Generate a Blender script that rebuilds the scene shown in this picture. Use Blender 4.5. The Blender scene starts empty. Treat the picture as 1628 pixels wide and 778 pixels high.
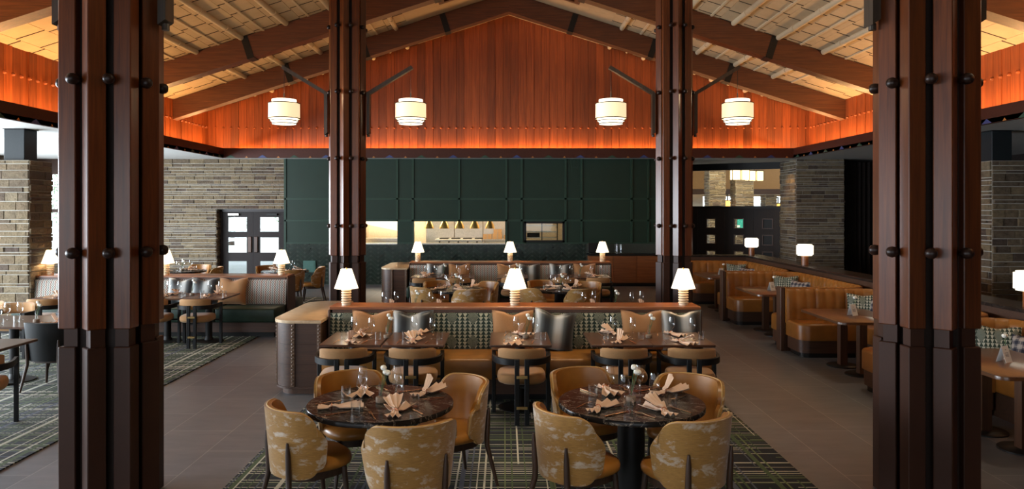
import bpy, bmesh, math, random
from mathutils import Vector, Matrix
PI = math.pi
R = math.radians
rng = random.Random(7)
S = bpy.context.scene
C = S.collection

# ------------------------------------------------------------------ camera, world, light, exposure
H = 2.2
cam = bpy.data.cameras.new('camera'); camo = bpy.data.objects.new('camera', cam); C.objects.link(camo)
camo.location = (0, 0, H); camo.rotation_euler = (R(90), 0, 0)
cam.sensor_fit = 'HORIZONTAL'; cam.sensor_width = 36; cam.lens = 36*1176/1628
cam.shift_x = (814-802)/1628; cam.shift_y = -(389-332)/1628
cam.clip_start = .05; cam.clip_end = 200
S.camera = camo
S.view_settings.view_transform = 'Standard'; S.view_settings.look = 'None'
S.view_settings.gamma = 1; S.view_settings.use_curve_mapping = False
S.view_settings.exposure = 0.15
S.cycles.max_bounces = 8; S.cycles.diffuse_bounces = 4; S.cycles.glossy_bounces = 4
S.cycles.transmission_bounces = 6; S.cycles.transparent_max_bounces = 24
S.cycles.caustics_reflective = False; S.cycles.caustics_refractive = False
S.cycles.sample_clamp_indirect = 4
S.cycles.use_denoising = True

W = bpy.data.worlds.new('sky'); S.world = W; W.use_nodes = True
bg = W.node_tree.nodes['Background']; bg.inputs[0].default_value = (.86, .93, 1, 1); bg.inputs[1].default_value = 3.2

def area(name, loc, rot, sx, sy, power, col, spread=180):
    l = bpy.data.lights.new(name, 'AREA'); l.shape = 'RECTANGLE'; l.size = sx; l.size_y = sy
    l.energy = power; l.color = col; l.spread = R(spread)
    o = bpy.data.objects.new(name, l); C.objects.link(o); o.location = loc; o.rotation_euler = rot
    return o
DAY = (.80, .90, 1.0); COVE = (1.0, .56, .22)
# daylight through the window walls left of and behind the camera
area('window_daylight', (-13.35, 9.5, 1.9), (0, R(-90), 0), 2.6, 17, 2900, DAY)
area('rear_window_daylight', (-3.0, -5.8, 2.2), (R(90), 0, 0), 11, 2.6, 22, DAY)
# cove strips on the ledge behind the fascia, shining up the boards
CW = 8.65; CX = .115
area('cove_light_gable', (CX, 21.2, 3.80), (R(180+2), 0, 0), 15.8, .05, 215, COVE)
area('cove_light_side', (CX-8.38, 9.0, 3.80), (R(180), R(16), 0), .06, 24, 470, COVE)
area('cove_light_side', (CX+8.38, 9.0, 3.80), (R(180), R(-16), 0), .06, 24, 470, COVE)
# unseen warm spots added high in the roof to brighten the seating
def spot(name, loc, tgt, power, col, ang=70, blend=.8, rad=.06):
    l = bpy.data.lights.new(name, 'SPOT'); l.energy = power; l.color = col; l.spot_size = R(ang); l.spot_blend = blend
    l.shadow_soft_size = rad
    o = bpy.data.objects.new(name, l); C.objects.link(o); o.location = loc
    d = Vector(tgt)-Vector(loc); o.rotation_euler = d.to_track_quat('-Z', 'Y').to_euler()
    return o
WARM = (1.0, .80, .56)
for (x, y, p) in ((-1.3, 8.3, 130), (.2, 8.3, 130), (1.7, 8.3, 130), (-.9, 13.2, 80), (.95, 13.2, 80), (0, 15.7, 90), (-5.2, 12.2, 60)):
    spot('unseen_downlight', (x, y, 6.7), (x, y+.1, 0), p*2.2, WARM, 50)
for x in (-.92, .945):
    spot('unseen_downlight', (x*.7, 2.6, 6.6), (x, 5.1, .6), 420, WARM, 30, .7)
for y in (7.0, 10.05, 13.1, 16.1):
    spot('unseen_downlight', (5.0, y, 5.8), (5.0, y, 0), 130, WARM, 46)

# ------------------------------------------------------------------ node helpers
class E:
    """a socket with arithmetic"""
    def __init__(s, nt, k): s.nt = nt; s.k = k
    def op(s, o, b=None, c=None):
        n = s.nt.nodes.new('ShaderNodeMath'); n.operation = o
        s.nt.links.new(s.k, n.inputs[0])
        for i, q in ((1, b), (2, c)):
            if q is None: continue
            if isinstance(q, E): s.nt.links.new(q.k, n.inputs[i])
            else: n.inputs[i].default_value = q
        return E(s.nt, n.outputs[0])
    def __add__(s, b): return s.op('ADD', b)
    def __sub__(s, b): return s.op('SUBTRACT', b)
    def __mul__(s, b): return s.op('MULTIPLY', b)
    def __truediv__(s, b): return s.op('DIVIDE', b)
    def floor(s): return s.op('FLOOR')
    def frac(s): return s.op('FRACT')
    def abs(s): return s.op('ABSOLUTE')
    def lt(s, b): return s.op('LESS_THAN', b)
    def gt(s, b): return s.op('GREATER_THAN', b)
    def mn(s, b): return s.op('MINIMUM', b)
    def mx(s, b): return s.op('MAXIMUM', b)
    def sin(s): return s.op('SINE')
class M:
    def __init__(s, name, rough=.5, metal=0, color=(.5, .5, .5), spec=None, coat=0, sheen=0):
        s.m = bpy.data.materials.new(name); s.m.use_nodes = True; s.nt = s.m.node_tree
        s.b = s.nt.nodes['Principled BSDF']
        s.b.inputs['Roughness'].default_value = rough; s.b.inputs['Metallic'].default_value = metal
        s.b.inputs['Base Color'].default_value = (*color, 1)
        if spec is not None: s.b.inputs['Specular IOR Level'].default_value = spec
        if coat: s.b.inputs['Coat Weight'].default_value = coat; s.b.inputs['Coat Roughness'].default_value = .18
        if sheen: s.b.inputs['Sheen Weight'].default_value = sheen
    def node(s, t, **kw):
        n = s.nt.nodes.new(t)
        for k, v in kw.items(): setattr(n, k, v)
        return n
    def L(s, a, b): s.nt.links.new(a.k if isinstance(a, E) else a, b)
    def coord(s, scale=(1, 1, 1), rnd=False):
        tc = s.node('ShaderNodeTexCoord'); mp = s.node('ShaderNodeMapping'); mp.inputs['Scale'].default_value = scale
        s.L(tc.outputs['Object'], mp.inputs['Vector'])
        if rnd:
            oi = s.node('ShaderNodeObjectInfo'); gi = s.node('ShaderNodeNewGeometry')
            a = E(s.nt, oi.outputs['Random']) + E(s.nt, gi.outputs['Random Per Island'])
            cx = s.node('ShaderNodeCombineXYZ')
            for i in range(3): s.L(a*37.0, cx.inputs[i])
            s.L(cx.outputs[0], mp.inputs['Location'])
        return mp.outputs[0]
    def xyz(s):
        tc = s.node('ShaderNodeTexCoord'); sp = s.node('ShaderNodeSeparateXYZ'); s.L(tc.outputs['Object'], sp.inputs[0])
        return [E(s.nt, sp.outputs[i]) for i in range(3)]
    def noise(s, vec, scale, detail=4, rough=.55, dist=0):
        n = s.node('ShaderNodeTexNoise'); n.inputs['Scale'].default_value = scale; n.inputs['Detail'].default_value = detail
        n.inputs['Roughness'].default_value = rough; n.inputs['Distortion'].default_value = dist
        s.L(vec, n.inputs['Vector']); return E(s.nt, n.outputs[0])
    def white(s, a, b=None):
        n = s.node('ShaderNodeTexWhiteNoise', noise_dimensions='2D' if b is not None else '1D')
        if b is None: s.L(a, n.inputs['W'])
        else:
            c = s.node('ShaderNodeCombineXYZ'); s.L(a, c.inputs[0]); s.L(b, c.inputs[1]); s.L(c.outputs[0], n.inputs['Vector'])
        return E(s.nt, n.outputs['Value'])
    def ramp(s, fac, stops, interp='LINEAR'):
        r = s.node('ShaderNodeValToRGB'); r.color_ramp.interpolation = interp
        e = r.color_ramp.elements
        while len(e) < len(stops): e.new(.5)
        for i, (p, c) in enumerate(stops): e[i].position = p; e[i].color = (*c, 1)
        s.L(fac, r.inputs[0]); return r.outputs[0]
    def mix(s, fac, a, b, mode='MIX'):
        n = s.node('ShaderNodeMix', data_type='RGBA', blend_type=mode)
        if isinstance(fac, (int, float)): n.inputs[0].default_value = fac
        else: s.L(fac, n.inputs[0])
        for i, q in ((6, a), (7, b)):
            if isinstance(q, tuple): n.inputs[i].default_value = (*q, 1)
            else: s.L(q, n.inputs[i])
        return n.outputs[2]
    def base(s, c): s.L(c, s.b.inputs['Base Color']); return s
    def bump(s, h, strength=.3, dist=.01):
        n = s.node('ShaderNodeBump'); n.inputs['Strength'].default_value = strength; n.inputs['Distance'].default_value = dist
        s.L(h, n.inputs['Height']); s.L(n.outputs[0], s.b.inputs['Normal']); return s

def plain(name, col, rough=.5, metal=0, coat=0, var=.12, scale=30, bump=0, sheen=0):
    m = M(name, rough, metal, col, coat=coat, sheen=sheen, spec=.28 if max(col) < .08 else None)
    n = m.noise(m.coord(rnd=True), scale, 3)
    lo = tuple(c*(1-var) for c in col); hi = tuple(min(1, c*(1+var)) for c in col)
    m.base(m.ramp(n, [(.3, lo), (.7, hi)]))
    if bump: m.bump(n, bump, .003)
    return m.m
def wood(name, dark, lite, axis, rough=.35, coat=0, fine=38, bump=.08, island=.5):
    m = M(name, rough, coat=coat)
    st = [fine, fine, fine]; st[axis] = fine*.045
    v = m.coord(tuple(st), rnd=True)
    n = m.noise(v, 1.0, 6, .6, .6)
    col = m.ramp(n, [(.28, dark), (.72, lite)])
    gi = m.node('ShaderNodeNewGeometry'); oi = m.node('ShaderNodeObjectInfo')
    r = (E(m.nt, gi.outputs['Random Per Island']) + E(m.nt, oi.outputs['Random'])).frac()
    tone = m.ramp(r, [(0, (1-island*.5,)*3), (1, (1+island*.35, 1+island*.3, 1+island*.25))])
    m.base(m.mix(1.0, col, tone, 'MULTIPLY')).bump(n, bump, .002)
    return m.m
def emit(name, col, strength):
    m = M(name); m.b.inputs['Base Color'].default_value = (*[min(1, c) for c in col], 1)
    m.b.inputs['Emission Color'].default_value = (*col, 1); m.b.inputs['Emission Strength'].default_value = strength
    return m.m
def thin_glass(name, tint=(.975, .985, .985), gloss=.025, face=.42):
    m = M(name); nt = m.nt; nt.nodes.remove(m.b)
    t = m.node('ShaderNodeBsdfTransparent'); t.inputs[0].default_value = (*tint, 1)
    g = m.node('ShaderNodeBsdfGlossy'); g.inputs['Roughness'].default_value = .02
    f = m.node('ShaderNodeLayerWeight'); f.inputs[0].default_value = .35
    k = E(nt, f.outputs['Facing'])*face + gloss
    mx = m.node('ShaderNodeMixShader'); m.L(k, mx.inputs[0]); m.L(t.outputs[0], mx.inputs[1]); m.L(g.outputs[0], mx.inputs[2])
    m.L(mx.outputs[0], nt.nodes['Material Output'].inputs[0])
    return m.m

# ------------------------------------------------------------------ materials
RED0, RED1 = (.056, .0125, .0022), (.155, .039, .007)
m_post = wood('redwood_post', RED0, RED1, 2, .33, .18)
m_base = plain('painted_brown', (.038, .0135, .0065), .45, var=.1, scale=6)
m_core = plain('dark_core', (.016, .008, .005), .6)
m_stud = plain('dark_turned_wood', (.020, .009, .006), .36)
m_iron = plain('dark_iron', (.012, .010, .009), .45)
m_bracket = wood('bracket_bronze', (.030, .021, .014), (.070, .048, .03), 2, .4, 0, 30)
m_beam = wood('glulam_beam', (.055, .015, .0045), (.155, .046, .014), 0, .45, .1, 34, .05)
m_board = wood('cedar_board', (.18, .036, .0065), (.40, .088, .017), 2, .5, 0, 22, .06, .7)
m_fascia = plain('fascia_brown', (.052, .013, .006), .55)
m_tilecream = plain('cream_ceiling_tile', (.52, .38, .228), .8, var=.07, scale=4)
m_gap = plain('ceiling_gap', (.035, .02, .012), .9)
m_ribcream = plain('cream_rib', (.58, .45, .29), .7, var=.04)
m_soffit = plain('white_plaster', (.66, .65, .61), .85, var=.03, scale=3)
m_walnut = wood('walnut', (.043, .018, .009), (.09, .039, .018), 2, .45, 0)
m_walnutx = wood('walnut_across', (.040, .017, .009), (.085, .036, .017), 0, .45, 0)
m_tabletop = wood('table_walnut', (.060, .025, .013), (.11, .048, .025), 0, .32, .15)
m_ledge = wood('ledge_cherry', (.17, .055, .016), (.30, .105, .032), 0, .35, .2)
m_green = plain('forest_green_paint', (.011, .028, .0175), .5, var=.06, scale=3)
m_greentrim = plain('green_trim_lighter', (.018, .044, .028), .4, var=.04)  # lighter and glossier than the wall green
m_black = plain('black_frame', (.008, .0075, .007), .45)
m_blackwood = plain('black_stained_wood', (.006, .006, .0065), .45, var=.2)
m_brass = plain('brushed_brass', (.52, .36, .15), .32, 1)
m_gold = plain('pale_gold', (.72, .46, .25), .25, 1)
m_copper = plain('copper_ring', (.75, .32, .19), .25, 1)
m_steel = plain('stainless_steel', (.60, .56, .50), .35, 1)
m_darkwood = wood('dark_panelling', (.008, .004, .0035), (.018, .009, .006), 2, .6)
m_legw = wood('walnut_leg', (.026, .013, .008), (.055, .028, .016), 2, .4)
m_greenleather = plain('green_leather', (.018, .036, .024), .38, var=.2, scale=8, bump=.05)
m_blackleather = plain('black_leather', (.007, .0075, .008), .5, var=.15, scale=8)
m_teal = plain('teal_upholstery', (.03, .10, .08), .6)
m_tan = plain('tan_chair_fabric', (.34, .178, .066), .85, var=.18, scale=260, bump=.2, sheen=.2)
m_caramel = plain('caramel_cushion_fabric', (.34, .165, .062), .9, var=.2, scale=300, bump=.25, sheen=.2)
m_napkin = plain('blush_napkin_linen', (.74, .54, .40), .9, var=.06, scale=200, bump=.1)
m_cream = plain('cream_ceramic', (.80, .66, .46), .4, var=.05)
m_white = plain('white_petal', (.88, .87, .78), .7, var=.04)
m_stem = plain('green_stem', (.05, .12, .03), .6)
m_puck = plain('wooden_puck', (.23, .17, .12), .7, var=.25, scale=60)
m_piping = plain('ochre_piping', (.45, .27, .09), .6)
m_cardwhite = plain('white_card', (.80, .80, .78), .7, var=.02)
m_ink = plain('grey_print', (.25, .25, .26), .7)
m_speaker = plain('black_steel_box', (.014, .018, .020), .5)
m_curtain = plain('dark_curtain', (.016, .011, .009), .9)
m_glass = thin_glass('clear_glass')
m_panedull = thin_glass('anti_reflective_glass', (.9, .92, .9), .0, .03)
m_pane = thin_glass('window_glass', (.9, .94, .93), .03)
m_shade = emit('lamp_shade_linen', (1.0, .83, .60), 1.5)
m_shadew = emit('lit_white_diffuser', (1.0, .90, .70), 1.7)
m_drum = emit('lit_cream_drum', (1.0, .78, .46), .85)
m_trimblk = plain('black_shade_trim', (.02, .015, .012), .6)

def leather(name, col):
    m = M(name, .36, spec=.45)
    v = m.coord(rnd=True)
    n = m.noise(v, 5, 4); f = m.noise(v, 320, 2)
    m.base(m.ramp(n, [(.25, tuple(c*.72 for c in col)), (.75, tuple(c*1.22 for c in col))]))
    m.b.inputs['Coat Weight'].default_value = .12; m.b.inputs['Coat Roughness'].default_value = .3
    m.bump(f, .06, .002); return m.m
m_leather = leather('cognac_leather', (.31, .128, .022))
m_leatherb = leather('booth_leather', (.27, .100, .016))

def worn_velvet():
    m = M('ochre_worn_velvet', .8, sheen=.3)
    v = m.coord((1, 1, 2.2), rnd=True)
    n = m.noise(v, 7, 8, .68, .3); w = m.noise(m.coord((8, 8, 90), rnd=True), 3, 3)
    c = m.ramp(w, [(.3, (.225, .110, .018)), (.7, (.335, .172, .034))])
    m.base(m.mix(m.ramp(n, [(.535, (0, 0, 0)), (.585, (.55, .55, .55)), (.66, (1, 1, 1))]), c, (.46, .38, .30)))
    m.bump(w, .15, .003); return m.m
m_velvet = worn_velvet()

def marble():
    m = M('black_marble', .2, spec=.13)
    v = m.coord((1.4, 5.0, 3), rnd=True)
    n = m.noise(v, 1.6, 8, .62, 1.3)
    a = ((n-.5).abs())*1.0
    n2 = m.noise(v, 3.0, 6, .7, .8)
    b = (n2-.62).abs()
    c1 = m.ramp(a, [(0, (.46, .40, .32)), (.0025, (.17, .15, .125)), (.007, (.030, .027, .026)), (.03, (.014, .013, .013))])
    k = m.ramp(b, [(0, (.45, .45, .45)), (.006, (0, 0, 0))])
    m.base(m.mix(k, c1, (.50, .44, .38))); return m.m
m_marble = marble()
m_marbledark = plain('dark_marble_cap', (.022, .016, .013), .22, var=.5, scale=9)
def travertine():
    m = M('travertine', .28)
    n = m.noise(m.coord((3, 9, 3)), 2.2, 7, .6, .6)
    m.base(m.ramp(n, [(.3, (.40, .27, .15)), (.55, (.60, .44, .27)), (.75, (.68, .53, .35))])); return m.m
m_trav = travertine()

def geo_fabric(name, dark, lite, sx=.064, sz=.042, ax=0):
    m = M(name, .85)
    p = m.xyz(); x = p[ax]; z = p[2]
    big = ((x/(sx*4)).frac()-.5).abs()*2 + ((z/(sz*7)).frac()-.5).abs()*2
    a = ((x/sx).frac()-.5).abs()*2; bq = (z/sz).frac()
    tri = a.lt(bq*.88)
    lines = (big*9).frac().lt(.30)
    inside = big.lt(1.38)
    pat = tri*inside + lines*(E(m.nt, inside.k)*-1+1)
    m.base(m.mix(pat, dark, lite)); return m.m
m_geo = geo_fabric('green_geometric_fabric', (.010, .026, .018), (.33, .33, .24))
m_geo_p = geo_fabric('green_triangle_cushion', (.018, .035, .022), (.42, .42, .33), .04, .044)
def zigzag():
    m = M('zigzag_fabric', .85)
    x, y, z = m.xyz()
    zz = x/.020 + ((z/.045).frac()-.5).abs()*2.4
    k = (zz*.25).frac()
    m.base(m.ramp(k, [(0, (.44, .41, .36)), (.3, (.12, .15, .14)), (.5, (.48, .45, .40)), (.75, (.30, .10, .06)), (.9, (.10, .13, .12))], 'CONSTANT')); return m.m
m_zig = zigzag()
def plaid():
    m = M('navy_plaid_fabric', .9)
    x, y, z = m.xyz()
    a = (x/.085).frac(); b = (z/.085).frac()
    la = a.lt(.42); lb = b.lt(.42); t = ((a-.7).abs().lt(.05)).mx((b-.7).abs().lt(.05))
    c = m.ramp((la+lb)*.5, [(0, (.30, .27, .24)), (.4, (.09, .085, .095)), (.9, (.018, .02, .035))], 'CONSTANT')
    m.base(m.mix(t*.55, c, (.42, .36, .30))); return m.m
m_plaid = plaid()
def ombre():
    m = M('silver_black_striped_satin', .38, sheen=.2)
    x, y, z = m.xyz()
    k = ((x*23.0+.6).sin()*.5+.5)
    m.base(m.ramp(k, [(.05, (.012, .014, .016)), (.5, (.10, .115, .115)), (.95, (.46, .47, .45))])); return m.m
m_ombre = ombre()

def floor_tile():
    m = M('slate_floor_tile', .42)
    tc = m.node('ShaderNodeTexCoord'); mp = m.node('ShaderNodeMapping'); mp.inputs['Rotation'].default_value = (0, 0, R(90))
    mp.inputs['Location'].default_value = (0, .25, 0)
    m.L(tc.outputs['Object'], mp.inputs[0])
    b = m.node('ShaderNodeTexBrick'); m.L(mp.outputs[0], b.inputs['Vector'])
    b.inputs['Scale'].default_value = 1; b.inputs['Brick Width'].default_value = 1.22; b.inputs['Row Height'].default_value = .61
    b.inputs['Mortar Size'].default_value = .004; b.inputs['Mortar Smooth'].default_value = .1; b.offset = .5
    b.inputs['Color1'].default_value = (.116, .124, .142, 1); b.inputs['Color2'].default_value = (.146, .153, .172, 1)
    b.inputs['Mortar'].default_value = (.27, .27, .275, 1)
    n = m.noise(m.coord((1, 3, 1)), 2.4, 6, .6); n2 = m.noise(m.coord((30, 6, 1)), 2, 3)
    t = m.ramp(n, [(.3, (.84, .84, .84)), (.7, (1.14, 1.12, 1.1))])
    m.base(m.mix(1.0, b.outputs['Color'], t, 'MULTIPLY')).bump(n2, .04, .002)
    return m.m
m_floor = floor_tile()
def carpet():
    m = M('plaid_carpet', .95)
    x, y, z = m.xyz()
    base = (.0055, .0065, .0095)
    def lines(p, q, seed, cell, seg, thr, stops, wmin, wvar):
        i = (p/cell).floor(); f = (p/cell).frac()
        r = m.white(i + seed); wd = m.white(i + (seed+31.7))
        j = (q/seg + r*7.3).floor()
        on = m.white(i + seed*2.0, j)
        k = f.lt(wd*wvar+wmin) * on.gt(thr)
        return k, m.ramp(m.white(i + (seed+77.0)), stops, 'CONSTANT')
    HS = [(0, (.060, .088, .034)), (.28, (.46, .44, .34)), (.56, (.120, .15, .065)), (.70, (.055, .064, .085)), (.82, (.52, .50, .40))]
    VS = [(0, (.060, .088, .034)), (.28, (.075, .085, .115)), (.48, (.135, .165, .065)), (.64, (.48, .46, .37)), (.86, (.065, .095, .042))]
    c = base
    for args in ((y, x, 3.0, .050, .9, .25, HS, .15, .25), (y, x, 23.0, .155, 2.2, .2, HS, .10, .16), (x, y, 11.0, .056, 2.0, .22, VS, .15, .25), (x, y, 41.0, .36, 9.0, .1, VS, .05, .09)):
        k, col = lines(*args); c = m.mix(k, c, col)
    n = m.noise(m.coord(), 300, 2)
    c = m.mix(1.0, c, m.ramp(n, [(.3, (.7, .7, .7)), (.7, (1.2, 1.2, 1.2))]), 'MULTIPLY')
    m.base(c).bump(n, .3, .004); return m.m
m_carpet = carpet()
def stone(name, dark=1.0):
    m = M(name, .88)
    g = m.node('ShaderNodeNewGeometry'); r = E(m.nt, g.outputs['Random Per Island'])
    c = m.ramp(r, [(i_, tuple(q*dark for q in c_)) for i_, c_ in ((0, (.28, .20, .12)), (.3, (.35, .265, .155)), (.55, (.23, .17, .11)), (.75, (.145, .10, .075)), (.85, (.31, .235, .145)), (1, (.38, .30, .19)))])
    n = m.noise(m.coord((1, 1, 1.8)), 9, 8, .68); n2 = m.noise(m.coord((1, 1, 1)), 34, 5, .7)
    m.base(m.mix(1.0, c, m.ramp(n, [(.28, (.62, .6, .58)), (.7, (1.25, 1.22, 1.18))]), 'MULTIPLY')).bump(n + n2*.6, 1.0, .05)
    return m.m
m_stone = stone('ledgestone', .68)
m_mortar = plain('pale_mortar', (.44, .41, .35), .9)
m_herring = plain('dark_green_glazed_tile', (.014, .024, .018), .25, var=.6, scale=3, coat=.2)
m_grout = plain('dark_grout', (.046, .056, .046), .8)

# ------------------------------------------------------------------ mesh builder
class MB:
    def __init__(s): s.v = []; s.f = []; s.mi = []; s.T = None; s.k = 0
    def add(s, vs, fs):
        o = len(s.v)
        if s.T is not None: vs = [s.T @ Vector(v) for v in vs]
        s.v += [tuple(v) for v in vs]; s.f += [[i+o for i in f] for f in fs]; s.mi += [s.k]*len(fs)
        return s
    def box(s, x0, x1, y0, y1, z0, z1):
        return s.add([(x0,y0,z0),(x1,y0,z0),(x1,y1,z0),(x0,y1,z0),(x0,y0,z1),(x1,y0,z1),(x1,y1,z1),(x0,y1,z1)],
                     [(0,3,2,1),(4,5,6,7),(0,1,5,4),(1,2,6,5),(2,3,7,6),(3,0,4,7)])
    def rbox(s, x0, x1, y0, y1, z0, z1, b=.01, seg=2):
        bm = bmesh.new(); bmesh.ops.create_cube(bm, size=1)
        bmesh.ops.scale(bm, vec=(x1-x0, y1-y0, z1-z0), verts=bm.verts)
        bmesh.ops.translate(bm, vec=((x0+x1)/2, (y0+y1)/2, (z0+z1)/2), verts=bm.verts)
        bmesh.ops.bevel(bm, geom=bm.edges[:], offset=b, segments=seg, affect='EDGES', profile=.5)
        return s.frombm(bm)
    def frombm(s, bm):
        bm.verts.index_update()
        s.add([v.co.copy() for v in bm.verts], [[v.index for v in f.verts] for f in bm.faces]); bm.free(); return s
    def cyl(s, p0, p1, r0, r1=None, n=12):
        r1 = r0 if r1 is None else r1
        p0 = Vector(p0); p1 = Vector(p1); d = (p1-p0).normalized()
        a = d.orthogonal().normalized(); b = d.cross(a)
        vs = []
        for p, r in ((p0, r0), (p1, r1)):
            for i in range(n):
                t = 2*PI*i/n; vs.append(p + a*math.cos(t)*r + b*math.sin(t)*r)
        fs = [(i, (i+1) % n, n+(i+1) % n, n+i) for i in range(n)] + [tuple(range(n-1, -1, -1)), tuple(range(n, 2*n))]
        return s.add(vs, fs)
    def lathe(s, prof, n=24, c=(0, 0, 0)):
        vs = []; fs = []; rows = []
        for r, z in prof:
            if r < 1e-6: rows.append([len(vs)]); vs.append((c[0], c[1], c[2]+z))
            else:
                rows.append(list(range(len(vs), len(vs)+n)))
                vs += [(c[0]+r*math.cos(2*PI*i/n), c[1]+r*math.sin(2*PI*i/n), c[2]+z) for i in range(n)]
        for a, b in zip(rows, rows[1:]):
            for i in range(n):
                j = (i+1) % n
                if len(a) == 1 and len(b) == 1: continue
                if len(a) == 1: fs.append((a[0], b[j], b[i]))
                elif len(b) == 1: fs.append((a[i], a[j], b[0]))
                else: fs.append((a[i], a[j], b[j], b[i]))
        return s.add(vs, fs)
    def prism(s, poly, z0, z1):
        n = len(poly)
        return s.add([(x, y, z0) for x, y in poly]+[(x, y, z1) for x, y in poly],
                     [(i, (i+1) % n, n+(i+1) % n, n+i) for i in range(n)] + [tuple(range(n-1, -1, -1)), tuple(range(n, 2*n))])
    def rprism(s, poly, z0, z1, b, seg=3):
        bm = bmesh.new(); lo = [bm.verts.new((x, y, z0)) for x, y in poly]; hi = [bm.verts.new((x, y, z1)) for x, y in poly]
        n = len(poly); bm.faces.new(lo[::-1]); top = bm.faces.new(hi)
        for i in range(n): bm.faces.new((lo[i], lo[(i+1) % n], hi[(i+1) % n], hi[i]))
        bmesh.ops.bevel(bm, geom=[e for e in top.edges], offset=b, segments=seg, affect='EDGES', profile=.5)
        return s.frombm(bm)
    def tube(s, path, r, n=8, closed=False):
        P = [Vector(p) for p in path]; m = len(P); vs = []; up = None
        for i, p in enumerate(P):
            a = P[(i-1) % m] if (closed or i > 0) else p; b = P[(i+1) % m] if (closed or i < m-1) else p
            d = (b-a).normalized()
            if up is None: up = d.orthogonal().normalized()
            up = (up - d*up.dot(d)).normalized(); q = d.cross(up)
            rr = r[i] if isinstance(r, (list, tuple)) else r
            vs += [p + up*math.cos(2*PI*k/n)*rr + q*math.sin(2*PI*k/n)*rr for k in range(n)]
        fs = []
        for i in range(m if closed else m-1):
            j = (i+1) % m
            fs += [(i*n+k, i*n+(k+1) % n, j*n+(k+1) % n, j*n+k) for k in range(n)]
        if not closed: fs += [tuple(range(n-1, -1, -1)), tuple((m-1)*n+k for k in range(n))]
        return s.add(vs, fs)
    def ribbon(s, path, t, h):
        """rectangular section, t thick across the path in plan, h high"""
        P = [Vector(p) for p in path]; m = len(P); vs = []
        for i, p in enumerate(P):
            d = (P[min(i+1, m-1)]-P[max(i-1, 0)]); q = Vector((-d.y, d.x, 0)).normalized()*t/2
            vs += [p-q+Vector((0, 0, -h/2)), p+q+Vector((0, 0, -h/2)), p+q+Vector((0, 0, h/2)), p-q+Vector((0, 0, h/2))]
        fs = [(0, 1, 2, 3), ((m-1)*4+3, (m-1)*4+2, (m-1)*4+1, (m-1)*4)]
        for i in range(m-1):
            for k in range(4): fs.append((i*4+k, (i+1)*4+k, (i+1)*4+(k+1) % 4, i*4+(k+1) % 4))
        return s.add(vs, fs)
    def grid(s, fn, nu, nv, closeu=False):
        vs = [fn(i/nu, j/nv) for j in range(nv+1) for i in range(nu + (0 if closeu else 1))]
        w = nu if closeu else nu+1; fs = []
        for j in range(nv):
            for i in range(nu):
                a = j*w+i; b = j*w+(i+1) % w
                fs.append((a, b, b+w, a+w))
        return s.add(vs, fs)
    def shell(s, fo, fi, nu, nv):
        """closed slab between two sheets"""
        w = nu+1; vs = [fo(i/nu, j/nv) for j in range(nv+1) for i in range(w)] + [fi(i/nu, j/nv) for j in range(nv+1) for i in range(w)]
        o = w*(nv+1); fs = []
        for j in range(nv):
            for i in range(nu):
                a = j*w+i; fs.append((a, a+1, a+1+w, a+w)); fs.append((o+a+w, o+a+1+w, o+a+1, o+a))
        ring = [i for i in range(w)] + [j*w+nu for j in range(1, nv+1)] + [nv*w+i for i in range(nu-1, -1, -1)] + [j*w for j in range(nv-1, 0, -1)]
        for k in range(len(ring)):
            a = ring[k]; b = ring[(k+1) % len(ring)]; fs.append((b, a, o+a, o+b))
        return s.add(vs, fs)
    def build(s, name, mat, parent=None, smooth=None, loc=None, rotz=0):
        me = bpy.data.meshes.new(name); me.from_pydata(s.v, [], s.f)
        for mm in (mat if isinstance(mat, (list, tuple)) else [mat]): me.materials.append(mm)
        if any(s.mi): me.polygons.foreach_set('material_index', s.mi)
        me.validate()
        bm = bmesh.new(); bm.from_mesh(me); bmesh.ops.recalc_face_normals(bm, faces=bm.faces); bm.to_mesh(me); bm.free()
        if smooth:
            me.polygons.foreach_set('use_smooth', [True]*len(me.polygons)); me.set_sharp_from_angle(angle=R(smooth))
        me.update()
        o = bpy.data.objects.new(name, me); C.objects.link(o)
        if parent: o.parent = parent
        if loc: o.location = loc
        if rotz: o.rotation_euler = (0, 0, rotz)
        return o
def TR(x=0, y=0, z=0, rz=0, rx=0, ry=0, s=1):
    return Matrix.Translation((x, y, z)) @ Matrix.Rotation(rz, 4, 'Z') @ Matrix.Rotation(rx, 4, 'X') @ Matrix.Rotation(ry, 4, 'Y') @ Matrix.Scale(s, 4)

def tag(o, label=None, cat=None, group=None, kind=None):
    if label: o['label'] = label
    if cat: o['category'] = cat
    if group: o['group'] = group
    if kind: o['kind'] = kind
    return o
def thing(name, label, cat, loc=(0, 0, 0), rz=0, group=None, kind=None):
    o = bpy.data.objects.new(name, None); o.empty_display_size = .1; C.objects.link(o)
    o.location = loc; o.rotation_euler = (0, 0, rz)
    return tag(o, label, cat, group, kind)
KIDS = {}
def dup(root, loc, rz=0, label=None, group=None, rot=None):
    r = root.copy(); C.objects.link(r); r.location = loc; r.rotation_euler = rot if rot else (0, 0, rz)
    if label: r['label'] = label
    if group: r['group'] = group
    if root.name not in KIDS: KIDS[root.name] = [(c, list(c.children)) for c in root.children]
    for c, gs in KIDS[root.name]:
        d = c.copy(); C.objects.link(d); d.parent = r
        for g in gs:
            e = g.copy(); C.objects.link(e); e.parent = d
    return r
class Proto:
    """first placing moves the prototype itself, the later ones copy it"""
    def __init__(s, make): s.make = make; s.o = None; s.used = False
    def put(s, loc, rz, label, group=None, rot=None):
        if s.o is None:
            s.o = s.make(); o = s.o; o.location = loc; o.rotation_euler = rot if rot else (0, 0, rz)
            if label: o['label'] = label
            if group: o['group'] = group
            return o
        return dup(s.o, loc, rz, label, group, rot)
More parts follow.
